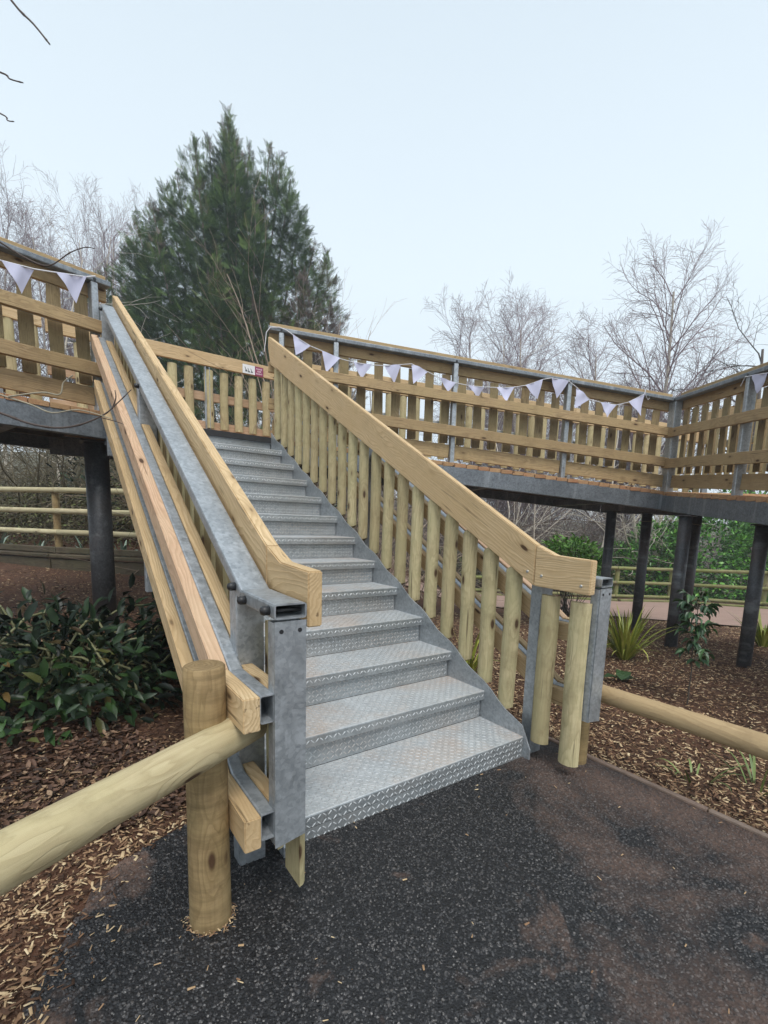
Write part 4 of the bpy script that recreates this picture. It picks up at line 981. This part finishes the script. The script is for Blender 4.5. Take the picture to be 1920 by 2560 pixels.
tree('coppiced_sapling', 'cluster of thin tan bare stems in front of the conifer', 'sapling', 2.15, 7.7, 5.5, .026, SAP, M['twig_tan'], M['twig_tan'], 52, stems=18, spread=.24)
WB = [(8, .06, 11, .12, .9, .5, .0), (7, .14, 7, .15, .7, .55, -.03), (5, .15, 0, 0, 0, 0, 0)]
def at(u, D, zz=None):   # plan position from lateral offset per metre of depth
    x = CP.x + .589 * D + .81 * u * D; y = CP.y + .808 * D - .585 * u * D; return x, y
for (u, D, H, r, sd, lab) in ((.262, 17, 8, .06, 61, 'slender pale birch trunks under the ramp, left of the round green bush'), (.30, 15, 7, .05, 62, 'pale birch stem leaning right behind the sloping handrail'), (.425, 16, 7.5, .07, 63, 'single tan birch trunk just left of the first ramp column'), (.535, 16.8, 6.5, .13, 64, 'thick white birch trunk between the ramp columns in front of the laurel'), (-.70, 11.5, 6.5, .07, 65, 'crooked yellowish birch trunk behind the left log fence')):
    x, y = at(u, D); tree('young_birch', lab, 'tree', x, y, H, r * .62, WB, M['bark_pale'], M['bark_pale'], sd, 'pale birch trunks seen under the walkway', stems=3 if sd in (61, 64) else 1, spread=.2, lean=(.05, 0))

# conifer
def frond_template(n=11):
    vs, fs = [], []
    def blade(p, d, l, w_):
        d = np.array(d, float); d /= np.linalg.norm(d); s = np.array([-d[1], d[0], 0]) * w_; b = len(vs); p = np.array(p, float)
        vs.extend([p - s * .6, p + s * .6, p + d * l * .6 + s, p + d * l, p + d * l * .6 - s]); fs.append([b, b + 1, b + 2, b + 4]); fs.append([b + 4, b + 2, b + 3, b + 3])
    for i in range(n):
        f = i / n; l = .42 * (1 - f) ** .7 * (0.55 + .45 * math.sin(3.14 * min(f * 1.6 + .15, 1))) + .06
        for s in (-1, 1): blade((f, 0, -0.10 * f * f), (.75, s * .8, -.15), l, .015)
    blade((0, 0, 0), (1, 0, -.1), 1.05, .018)
    return np.array(vs), np.array(fs)
fv, ff_ = frond_template()
ff_ = np.array([f if f[2] != f[3] else [f[0], f[1], f[2], f[2]] for f in ff_.tolist()])
def tri_mesh(V, F4):  # quads with optional degenerate -> triangles
    T1_ = F4[:, [0, 1, 2]]; T2_ = F4[:, [0, 2, 3]]; keep = F4[:, 2] != F4[:, 3]
    return np.concatenate([T1_, T2_[keep]]), keep
M['conifer'] = attr_mat('conifer_foliage', [(0.0, (0.018, 0.042, 0.013)), (0.4, (0.066, 0.13, 0.034)), (0.62, (0.16, 0.24, 0.055)), (0.75, (0.085, 0.085, 0.045)), (0.9, (0.12, 0.085, 0.055)), (1.0, (0.19, 0.14, 0.13))], 0.75, spec=0.25)
def conifer():
    base = np.array(ld_(-5.6, 17.0)); Lx = np.array([.81, -.585]); Dx = np.array([.589, .808])
    root = thing('conifer_tree', (base[0], base[1], gz(*base)), 'large dense dark green conifer rising behind the landing', 'tree')
    bx, by = base
    seg = []
    lead = [(0, 0, 13.45, 1.0), (-.72, .2, 13.15, .95), (-.95, -.4, 12.7, 1.0), (1.25, .1, 13.0, .95), (.65, -.2, 12.6, 1.1), (.3, .6, 12.8, 1.1), (1.7, -.3, 12.4, .95), (.45, -.9, 12.3, 1), (-1.75, .1, 12.1, 1.0), (-2.45, -.2, 11.0, 1.0), (2.25, .2, 11.2, 1), (-2.9, .1, 9.6, 1.0), (2.75, -.2, 10.0, 1.0), (-.4, -1.6, 10.8, 1.1), (1.3, -1.7, 10.2, 1.1), (-1.7, -1.6, 9.4, 1.1), (2.6, -1.2, 8.6, 1.0), (3.3, -.1, 8.3, .95), (3.6, .2, 7.2, .9), (-3.2, -.4, 8.2, 1.0), (.3, -2.3, 8.6, 1.1), (-3.4, -.9, 6.5, 1.1), (3.5, -.8, 6.0, 1.0), (-3.5, .3, 8.9, 1.0), (-3.0, -.2, 10.6, 1.0), (-2.2, .3, 11.9, .9), (2.0, -.2, 12.0, .9), (-.3, .4, 12.6, 1.0), (.2, -1.0, 11.6, 1.1), (-4.1, .2, 8.0, 1.0), (-2.8, .6, 11.3, 1.0), (-4.1, -.2, 9.2, .9), (-3.5, .4, 10.3, 1.0), (-4.5, .1, 7.6, .9), (3.1, .3, 10.0, .9), (0, -.1, 13.75, .7)]
    P_, D_, S_, C_ = [], [], [], []
    for (u, w_, zt, k) in lead:
        c0_ = np.array([bx, by]) + Lx * u + Dx * w_; zb = -.2
        Ht = zt - zb; n = int(600 + 44 * Ht)
        h = rng.random(n) ** 0.8 * min(Ht, 7.5); rad = np.minimum(0.10 + .34 * h ** 0.85 * k, 1.25) * (0.45 + .55 * rng.random(n) ** .6)
        rad *= 1 + .25 * np.sin(h * 5 + u * 3 + rng.normal(0, .4, n)); a = rng.uniform(0, 6.28, n)
        px_ = c0_[0] + np.cos(a) * rad; py_ = c0_[1] + np.sin(a) * rad; pz = zt - h + .25
        d = np.stack([np.cos(a) * (0.5 + .35 * (h > 1)), np.sin(a) * (0.5 + .35 * (h > 1)), rng.uniform(.15, 1.0, n) * np.where(h < 1.2, 1.7, 1)], -1) + rng.normal(0, .2, (n, 3))
        P_.append(np.stack([px_, py_, pz], -1) - d * .18); D_.append(d); S_.append(rng.uniform(.20, .42, n) * np.where(h < .8, .75, 1))
        grey = np.clip(1 - h / 1.6, 0, 1) * .55
        brown = (0.62 * sst(1.4, 3.0, u) + .45 * (u > .2) * sst(9, 6.5, pz)) * sst(10.5, 8, pz)
        col = rng.random(n) * .5 + .12 * np.sin(px_ * 4 + pz * 3) + grey + brown * rng.uniform(.5, 1, n)
        C_.append(np.clip(col, 0, 1))
        seg.append((bx + Lx[0] * u * .3, by + Lx[1] * u * .3, zt - min(Ht, 8) - .5, .06, c0_[0], c0_[1], zt - .1, .015))
    P_, D_, S_, C_ = map(np.concatenate, (P_, D_, S_, C_)); n = len(P_)
    B = basis(D_, np.tile([0, 0, 1.], (n, 1)) + rng.normal(0, .5, (n, 3)))
    V, F = scatter(P_, B, np.stack([S_, S_, S_], -1), fv, ff_)
    a4 = np.repeat(C_, len(ff_)); T, keep = tri_mesh(V, F); at_ = np.concatenate([a4, a4[keep]]) + rng.normal(0, .05, len(T))
    link('crown', np_mesh('conifer_crown', V, T, M['conifer'], at_), M['conifer'], root)
    seg.append((bx, by, gz(bx, by) - .2, .3, bx, by, 11, .07))
    link('trunk', tubes(seg, M['bark_grey'], 'conifer_trunk', 8), M['bark_grey'], root)
conifer()

# leafy shrubs
tvLf = np.array([[0, 0, 0], [.30, .26, .07], [.30, 0, 0], [.30, -.26, .07], [.68, .25, .05], [.68, 0, -.02], [.68, -.25, .05], [1, 0, -.10]], float)
tfLf = np.array([[0, 2, 1], [0, 3, 2], [1, 2, 5], [1, 5, 4], [2, 3, 6], [2, 6, 5], [4, 5, 7], [5, 6, 7]])
LEAF = {}
def leaf_mesh(mat, k, wd=1.0, curl=1.0):
    key = (mat.name, k, wd, curl)
    if key not in LEAF:
        rn = random.Random(k); vs = [(x_, y_ * wd * rn.uniform(.85, 1.1), z_ * curl * rn.uniform(.5, 2.0)) for x_, y_, z_ in tvLf]
        me = pydata('leaf', vs, tfLf.tolist(), True, mat); LEAF[key] = me
    return LEAF[key]
def shrub(name, label, cat, c, rad, n, size, mats, wd=1.0, indiv=0, group=None, floor=True, droop=0.0, density_in=.5, wood_mat=None, nst=20, curl=1.0):
    z0 = gz(c[0], c[1]); root = thing(name, (c[0], c[1], z0), label, cat, group)
    th = rng.uniform(0, 6.28, n); ph = np.arccos(rng.uniform(-.25, 1, n)); rr = density_in + (1 - density_in) * rng.random(n) ** .6
    lump = 1 + .16 * np.sin(th * 3 + 1.3) * np.sin(ph * 4) + .10 * np.sin(th * 7 + ph * 5)
    nrm = np.stack([np.sin(ph) * np.cos(th), np.sin(ph) * np.sin(th), np.cos(ph)], -1)
    P_ = np.array(c) + nrm * (rr * lump)[:, None] * np.array(rad)
    P_[:, 2] = np.maximum(P_[:, 2], GZ(P_[:, 0], P_[:, 1]) + .02)
    d = nrm * np.array([1, 1, .5]) + rng.normal(0, .5, (n, 3)) + np.array([0, 0, .15 - droop])
    B = basis(d, nrm * .8 + np.array([0, 0, .8]) + rng.normal(0, .35, (n, 3)))
    s = rng.uniform(size * .6, size * 1.25, n)
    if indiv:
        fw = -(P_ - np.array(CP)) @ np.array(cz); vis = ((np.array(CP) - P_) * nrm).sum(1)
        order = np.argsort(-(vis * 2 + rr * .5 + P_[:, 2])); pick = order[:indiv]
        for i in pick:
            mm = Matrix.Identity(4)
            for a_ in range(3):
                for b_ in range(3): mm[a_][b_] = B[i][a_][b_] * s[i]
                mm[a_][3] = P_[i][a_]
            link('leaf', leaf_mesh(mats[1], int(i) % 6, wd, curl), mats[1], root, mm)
        rest = order[indiv:]
    else: rest = np.arange(n)
    tv = tvLf * np.array([1, wd, curl])
    V, F = scatter(P_[rest], B[rest], np.repeat(s[rest][:, None], 3, 1), tv, tfLf)
    o = link('foliage', np_mesh('foliage', V, F, mats[0], np.repeat(rng.random(len(rest)), len(tfLf)), smooth=True), mats[0], root); o['kind'] = 'stuff'
    if wood_mat:
        seg = []
        for i in range(nst):
            q = P_[rng.integers(n)]; p = np.array([c[0] + rng.normal(0, rad[0] * .15), c[1] + rng.normal(0, rad[1] * .15), z0 - .02]); k_ = 6; pr = p; bend = rng.normal(0, .12, 3) * rad[0]
            for j in range(1, k_ + 1):
                f = j / k_; qq = p + (q - p) * f + bend * math.sin(3.14 * f) + np.array([0, 0, .25 * rad[2] * math.sin(3.14 * f)]); seg.append((*pr, .006 * rad[0] + .003, *qq, .005 * rad[0] + .002)); pr = qq
        link('stems', tubes(seg, wood_mat, 'stems', 5), wood_mat, root)
    return root
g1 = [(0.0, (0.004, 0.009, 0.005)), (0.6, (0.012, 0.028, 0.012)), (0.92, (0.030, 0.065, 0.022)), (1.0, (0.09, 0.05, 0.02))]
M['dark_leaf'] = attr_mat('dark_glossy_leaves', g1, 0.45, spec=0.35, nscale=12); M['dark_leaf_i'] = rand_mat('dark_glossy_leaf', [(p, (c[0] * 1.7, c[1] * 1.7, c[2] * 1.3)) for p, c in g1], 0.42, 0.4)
g2 = [(0.0, (0.02, 0.07, 0.010)), (0.5, (0.07, 0.22, 0.025)), (1.0, (0.18, 0.42, 0.06))]
M['laurel'] = attr_mat('laurel_leaves', g2, 0.35, spec=0.5)
g3 = [(0.0, (0.05, 0.14, 0.015)), (0.5, (0.13, 0.31, 0.04)), (1.0, (0.27, 0.50, 0.10))]
M['choisya'] = attr_mat('bright_green_leaves', g3, 0.5, spec=0.4)
g4 = [(0.0, (0.04, 0.035, 0.018)), (0.45, (0.085, 0.08, 0.035)), (0.75, (0.11, 0.135, 0.04)), (1.0, (0.22, 0.19, 0.11))]
M['bramble'] = attr_mat('dull_bramble_leaves', g4, 0.7, spec=0.3)
M['vine'] = plain('pale_green_stems', (0.20, 0.20, 0.10), 0.6, bm=0)
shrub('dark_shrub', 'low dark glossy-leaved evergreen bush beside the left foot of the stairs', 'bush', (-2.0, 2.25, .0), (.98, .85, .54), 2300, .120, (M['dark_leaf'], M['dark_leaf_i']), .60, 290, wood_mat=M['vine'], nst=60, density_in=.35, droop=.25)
shrub('round_shrub', 'bright green rounded shrub with bare dark lower stems under the ramp', 'bush', (6.05, 3.75, .48), (.62, .62, .48), 1500, .13, (M['choisya'], None), .55, wood_mat=M['twig_dark'], nst=40)
x, y = at(.69, 16.6)
for i, (u, D, rx, rz, zc_) in enumerate(((.565, 16.4, 1.5, 2.2, -.7), (.68, 15.9, 2.1, 3.0, -.6), (.82, 15.8, 2.2, 3.1, -.5), (.96, 15.6, 2.3, 3.1, -.5), (.49, 16.8, 1.1, 1.5, -.8))):
    x, y = at(u, D)
    shrub('laurel_bush', ['green laurel bush left of the white birch, partly behind a column', 'tall laurel bush behind the mossy fence, between the middle columns', 'tall laurel bush behind the mossy fence at the right-hand column', 'laurel bush behind the fence at the extreme right edge', 'small laurel bush where the mossy fence begins'][i], 'bush', (x, y, zc_), (rx, rx * .8, rz), int(7000 * rx / 2.2), .15, (M['laurel'], None), .8, density_in=.72, group='laurel bushes behind the mossy fence')
# thicket behind: arcs of bare stems and bramble leaves
def thicket(name, label, D0, D1, u0, u1, n, h, mat, r=.010, seed=1):
    rn = np.random.default_rng(seed); seg = []
    for i in range(n):
        D = rn.uniform(D0, D1); x, y = at(rn.uniform(u0, u1), D); p = np.array([x, y, gz(x, y) - .1]); H = h * rn.uniform(.4, 1.15)
        d = np.array([rn.normal(0, .45), rn.normal(0, .45), 1.0]); rr = r * rn.uniform(.5, 1.6); drp = rn.uniform(0, .35); k = 7
        for j in range(k):
            d = d / np.linalg.norm(d); q = p + d * H / k; r2 = max(rr * (1 - .12), .003); seg.append((*p, rr, *q, r2))
            if j > 1 and rn.random() < .75:
                e_ = d + rn.normal(0, .7, 3); e_ /= np.linalg.norm(e_); m_ = q + e_ * H * rn.uniform(.12, .3); seg.append((*q, r2 * .7, *m_, .003))
                e2 = e_ + rn.normal(0, .5, 3); seg.append((*m_, .004, *(m_ + e2 * H * .1), .002))
            p = q; rr = r2; d = d + rn.normal(0, .22, 3) - np.array([0, 0, drp])
    o = link(name, tubes(seg, mat, name), mat); return tag(o, label, 'thicket', kind='stuff')
thicket('bare_thicket', 'tangle of bare brown stems behind the left log fence', 9.2, 17, -1.25, -.35, 1300, 3.6, M['twig_olive'], .014, 1)
thicket('bare_thicket', 'grey brown tangle of bare stems beyond the ramp columns', 17, 30, -.05, .50, 1500, 4.6, M['bark_grey'], .017, 2)
thicket('bare_thicket', 'distant grey bare wood beyond the right-hand fences', 30, 50, -.6, 1.2, 1500, 7.0, M['bark_grey'], .035, 3)
thicket('bare_thicket', 'sparse pale arching stems behind the landing', 7.5, 12, -.45, .1, 220, 3.2, M['twig_tan'], .010, 4)
def cover(name, label, D0, D1, u0, u1, n, size, mat, h, seed):
    rn = np.random.default_rng(seed); D = rn.uniform(D0, D1, n); u = rn.uniform(u0, u1, n); x = CP.x + .589 * D + .81 * u * D; y = CP.y + .808 * D - .585 * u * D
    lump = .5 + .5 * np.sin(x * 2.1 + 1.3 * np.sin(y * 1.7)) * np.sin(y * 1.9); z = GZ(x, y) + rn.random(n) ** .7 * h * (.35 + .65 * lump)
    V, F = scatter(np.stack([x, y, z], -1), rots(rn.uniform(0, 6.28, n), np.abs(rn.normal(0, .7, n)), rn.uniform(0, 6.28, n)), np.repeat(rn.uniform(size * .5, size * 1.3, n)[:, None], 3, 1), tvLf, tfLf)
    o = link(name, np_mesh(name, V, F, mat, np.repeat(rn.random(n), len(tfLf)), smooth=True), mat); return tag(o, label, 'undergrowth', kind='stuff')
cover('bramble_cover', 'olive bramble and grass on the bank behind the left log fence', 8.3, 13, -1.2, -.3, 30000, .06, M['bramble'], 1.4, 5)
cover('bramble_cover', 'dull green undergrowth beyond the mossy fence', 14.8, 24, .05, .6, 26000, .09, M['bramble'], 1.6, 6)
# behind-the-landing dark evergreen mass
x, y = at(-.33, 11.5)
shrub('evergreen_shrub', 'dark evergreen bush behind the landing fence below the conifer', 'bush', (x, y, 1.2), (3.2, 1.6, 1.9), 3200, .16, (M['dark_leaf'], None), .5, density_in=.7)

# strap-leaved plants
def blade_mesh(L, w_, bend, mat, n=7, fold=.25):
    vs, fs = [], []; ang = 0
    x_, z_ = 0.0, 0.0
    for i in range(n + 1):
        f = i / n; ww = w_ * (0.55 + 1.2 * f if f < .35 else 0.97 * (1 - (f - .35) / .65) ** .8) + .0008
        vs += [(x_, -ww, ww * fold), (x_, 0, 0), (x_, ww, ww * fold)]
        a = R(82) - bend * f * f * 1.3; x_ += math.cos(a) * L / n; z_ += math.sin(a) * L / n
        vs[-3:] = [(vx, vy, vz + (z_ - math.sin(a) * L / n)) for vx, vy, vz in vs[-3:]]
    for i in range(n):
        b = i * 3; fs += [(b, b + 1, b + 4, b + 3), (b + 1, b + 2, b + 5, b + 4)]
    return pydata('blade', vs, fs, True, mat)
M['phormium'] = rand_mat('yellow_green_strap_leaf', [(0.0, (0.14, 0.18, 0.02)), (0.6, (0.33, 0.37, 0.05)), (1.0, (0.55, 0.52, 0.13))], 0.5)
M['grassy'] = rand_mat('fresh_green_blade', [(0.0, (0.07, 0.13, 0.03)), (1.0, (0.25, 0.32, 0.10))], 0.5)
M['silver'] = rand_mat('blue_green_strap_leaf', [(0.0, (0.16, 0.25, 0.17)), (1.0, (0.45, 0.55, 0.45))], 0.6)
def clump(name, label, x, y, n, L, w_, mat, spread=1.0, zoff=0, group=None, seed=0, bmul=1.0):
    rn = random.Random(seed); z = gz(x, y) + zoff; root = thing(name, (x, y, z), label, 'plant', group)
    ms = [blade_mesh(L * k, w_, bmul * b, mat) for k, b in ((1, .5), (.95, .9), (.85, 1.3), (.7, 1.7), (1.05, .3), (.75, 2.1))]
    for i in range(n):
        a = rn.uniform(0, 6.28); s = rn.uniform(.7, 1.1)
        mm = Matrix.Translation((x + math.cos(a) * .03 * spread, y + math.sin(a) * .03 * spread, z - .01)) @ Matrix.Rotation(a, 4, 'Z') @ Matrix.Rotation(rn.uniform(0, .45) * spread, 4, 'Y') @ Matrix.Scale(s, 4)
        link('leaf', ms[rn.randrange(6)], mat, root, mm)
    return root
clump('strap_leaved_plant', 'yellow-green strap-leaved clump in the bark right of the stairs', 2.80, .90, 95, .62, .015, M['phormium'], 1.3, seed=3, group='strap-leaved clumps')
clump('strap_leaved_plant', 'yellow-green strap-leaved clump at the right edge behind a column', 5.35, .42, 50, .62, .015, M['phormium'], 1.2, seed=4, group='strap-leaved clumps')
clump('strap_leaved_plant', 'yellow-green clump seen between the right-hand palings', .80, 1.22, 40, .50, .012, M['phormium'], 1.1, seed=5, group='strap-leaved clumps')
clump('grass_tuft', 'sparse green blades sprouting from the bark near the right log rail', .60, -.64, 11, .24, .006, M['grassy'], 1.9, seed=6)
clump('grass_tuft', 'green blades leaning in at the right edge by the path', .80, -.86, 9, .32, .007, M['grassy'], 1.8, seed=7)
for i, (x, y) in enumerate(((-3.3, 8.9), (-2.75, 8.35), (-2.2, 7.75), (-1.55, 7.05), (-1.1, 6.75))):
    clump('garden_plant', ['broad blue-green leaves at the far left behind the log fence', 'blue-green clump left of the log fence post', 'blue-green clump beside the log fence post', 'arching pale leaves right of the log fence post', 'small leafy clump behind the left column'][i], x, y + .25, 12, .42, .028, M['silver'], 1.6, zoff=.10, group='blue-green plants behind the retaining wall', seed=20 + i)
# young shrub with drooping leaves
def sapling_shrub():
    x, y = 1.78, -.12; z = gz(x, y); root = thing('young_shrub', (x, y, z), 'small young shrub with drooping dark leaves on one thin stem in the bark', 'plant')
    M['young'] = rand_mat('young_shrub_leaf', [(0.0, (0.02, 0.055, 0.022)), (0.7, (0.05, 0.12, 0.04)), (1.0, (0.09, 0.18, 0.06))], 0.4, .5)
    rn = np.random.default_rng(5); seg = []; p = np.array([x, y, z - .02]); d = np.array([0.02, .01, 1.0]); k = 12; H = .84; pts = []
    for i in range(k): q = p + d * H / k + rn.normal(0, .004, 3); seg.append((*p, .006 - .0003 * i, *q, .0057 - .0003 * i)); pts.append(q); p = q
    for i in range(34):
        f = rn.uniform(.12, 1) ** .6; b = pts[min(int(f * k), k - 1)]; a = i * 2.4; l = rn.uniform(.05, .16) * (1.2 - .4 * f)
        e_ = b + np.array([math.cos(a) * l, math.sin(a) * l, l * .55]); seg.append((*b, .003, *e_, .0018))
        for j in range(5):
            g_ = rn.uniform(.3, 1); pp = b + (e_ - b) * g_; aa = a + rn.normal(0, .8); dd = np.array([[math.cos(aa), math.sin(aa), rn.uniform(-.9, .25)]])
            Bm = basis(dd, np.array([[0, 0, 1.]]) + rn.normal(0, .3, (1, 3)))[0]; s = rn.uniform(.055, .10); mm = Matrix.Identity(4)
            for r_ in range(3):
                for c_ in range(3): mm[r_][c_] = Bm[r_][c_] * s
                mm[r_][3] = pp[r_]
            link('leaf', leaf_mesh(M['young'], j, .62, 2.0), M['young'], root, mm)
    link('stem', tubes(seg, M['twig_dark'], 'stem', 5), M['twig_dark'], root)
sapling_shrub()
fl = thing('broad_leaved_seedling', (1.84, .42, gz(1.84, .42)), 'two broad dark green leaves lying on the bark behind the right log rail', 'plant')
for a, s in ((.4, .19), (2.6, .17), (-.8, .12)):
    mm = Matrix.Translation((1.84, .42, gz(1.84, .42) + .02)) @ Matrix.Rotation(a, 4, 'Z') @ Matrix.Rotation(-.35, 4, 'Y') @ Matrix.Scale(s, 4)
    link('leaf', leaf_mesh(M['dark_leaf_i'], 2, 1.25), M['dark_leaf_i'], fl, mm)

# bare shrub leaning in from the left, its tips crossing the view
def branch(parent, pts, r0, r1, mat, side=None):
    seg = []; P_ = [np.array(p, float) for p in pts]; n = len(P_) - 1
    dense = []
    for i in range(n):
        p0, p1 = P_[i], P_[i + 1]; p_ = P_[max(i - 1, 0)]; pn = P_[min(i + 2, n)]
        for k in range(4):
            t = k / 4; dense.append(.5 * ((2 * p0) + (-p_ + p1) * t + (2 * p_ - 5 * p0 + 4 * p1 - pn) * t * t + (-p_ + 3 * p0 - 3 * p1 + pn) * t ** 3))
    dense.append(P_[-1])
    m_ = len(dense) - 1
    for i in range(m_):
        f0, f1 = i / m_, (i + 1) / m_; bud = 1.35 if i % 5 == 4 else 1.0
        seg.append((*dense[i], (r0 + (r1 - r0) * f0), *dense[i + 1], (r0 + (r1 - r0) * f1) * bud))
    return link('branch', tubes(seg, mat, 'branch', 6), mat, parent)
M['twig_near'] = plain('dark_near_twig', (0.085, 0.06, 0.05), 0.7, var=.4, vs=60)
M['twig_pale'] = plain('lichened_pale_twig', (0.38, 0.34, 0.25), 0.8, var=.5, vs=50)
sh = thing('leaning_bare_shrub', (-3.0, 1.9, -.12), 'bare leaning shrub outside the left edge whose dark twigs reach into view', 'shrub')
branch(sh, [(-3.0, 1.9, -.2), (-2.95, 1.95, .8), (-2.8, 1.98, 1.5), (-2.75, 1.9, 2.4), (-2.6, 1.8, 3.3), (-2.4, 1.8, 4.2)], .022, .01, M['twig_near'])
branch(sh, [(-2.42, 1.8, 4.1), (-2.2, 1.72, 3.75), (-2.06, 1.61, 3.5), (-1.985, 1.54, 3.40), (-1.93, 1.47, 3.30)], .006, .0035, M['twig_near'])
branch(sh, [(-2.65, 1.85, 3.1), (-2.4, 1.75, 3.22), (-2.13, 1.59, 3.165), (-2.09, 1.55, 3.13), (-2.04, 1.52, 3.12)], .005, .0025, M['twig_near'])
branch(sh, [(-2.7, 1.85, 2.9), (-2.4, 1.7, 3.05), (-2.14, 1.57, 2.98), (-2.11, 1.54, 2.945), (-2.085, 1.52, 2.94)], .004, .002, M['twig_near'])
branch(sh, [(-2.75, 1.9, 2.45), (-2.5, 2.0, 2.72), (-2.19, 2.04, 2.61), (-2.08, 1.95, 2.53), (-1.98, 1.87, 2.49), (-1.88, 1.81, 2.565), (-1.81, 1.76, 2.595), (-1.77, 1.73, 2.59)], .006, .002, M['twig_near'])
branch(sh, [(-2.85, 1.97, 1.4), (-2.5, 2.0, 1.75), (-2.24, 1.92, 1.68), (-2.12, 1.82, 1.63), (-2.0, 1.72, 1.608), (-1.89, 1.65, 1.63), (-1.78, 1.59, 1.69), (-1.72, 1.55, 1.75), (-1.65, 1.51, 1.83)], .008, .0025, M['twig_near'])
branch(sh, [(-1.74, 1.57, 1.725), (-1.722, 1.55, 1.78), (-1.725, 1.545, 1.82)], .004, .002, M['twig_near'])
branch(sh, [(-1.80, 1.6, 1.675), (-1.74, 1.56, 1.66), (-1.69, 1.54, 1.645)], .003, .0015, M['twig_near'])
branch(sh, [(-2.8, 1.97, 1.6), (-2.5, 1.98, 1.85), (-2.24, 1.93, 1.78), (-2.1, 1.82, 1.73), (-2.01, 1.75, 1.69), (-1.89, 1.66, 1.71), (-1.75, 1.56, 1.67)], .006, .0025, M['twig_pale'])
branch(sh, [(-2.2, 1.9, 1.77), (-2.05, 1.80, 1.80), (-1.97, 1.76, 1.795), (-1.95, 1.75, 1.86), (-1.905, 1.72, 1.90)], .0045, .003, M['twig_pale'])

# hazy hillside houses
for i, (u, D, w_) in enumerate(((.345, 92, 7), (.40, 88, 9), (.36, 100, 8))):
    x, y = at(u, D); z = gz(x, y); hs = thing('house', (x, y, z), ['small pale hillside house, leftmost of the far group in the haze', 'widest pale hillside house in the haze under the ramp', 'pale hillside house highest up in the haze'][i], 'house', 'far hillside houses')
    board('wall', (x - w_ / 2, y, z + 2), (x + w_ / 2, y, z + 2), 6, 5, M['white'], hs, bev=0)
    poly_prism('roof', [(y - 3.6, z + 4.5), (y, z + 7), (y + 3.6, z + 4.5)], x - w_ / 2 - .4, x + w_ / 2 + .4, 'x', M['salmon'], hs)

# ------------------------------------------------------------------ mist
hz = bpy.data.materials.new('mist'); hz.use_nodes = True; t = hz.node_tree; t.nodes.clear()
om = t.nodes.new('ShaderNodeOutputMaterial'); pv = t.nodes.new('ShaderNodeVolumePrincipled'); pv.inputs['Color'].default_value = (0.86, 0.93, 1.0, 1); pv.inputs['Density'].default_value = 0.0032; pv.inputs['Anisotropy'].default_value = 0.3
t.links.new(pv.outputs[0], om.inputs['Volume'])
hb = link('haze', beam_mesh(300, 260, 50, 0, 0, 0, hz), hz, None, Matrix.Translation((10, 60, 16))); tag(hb, 'thin winter mist over the whole garden', kind='stuff')
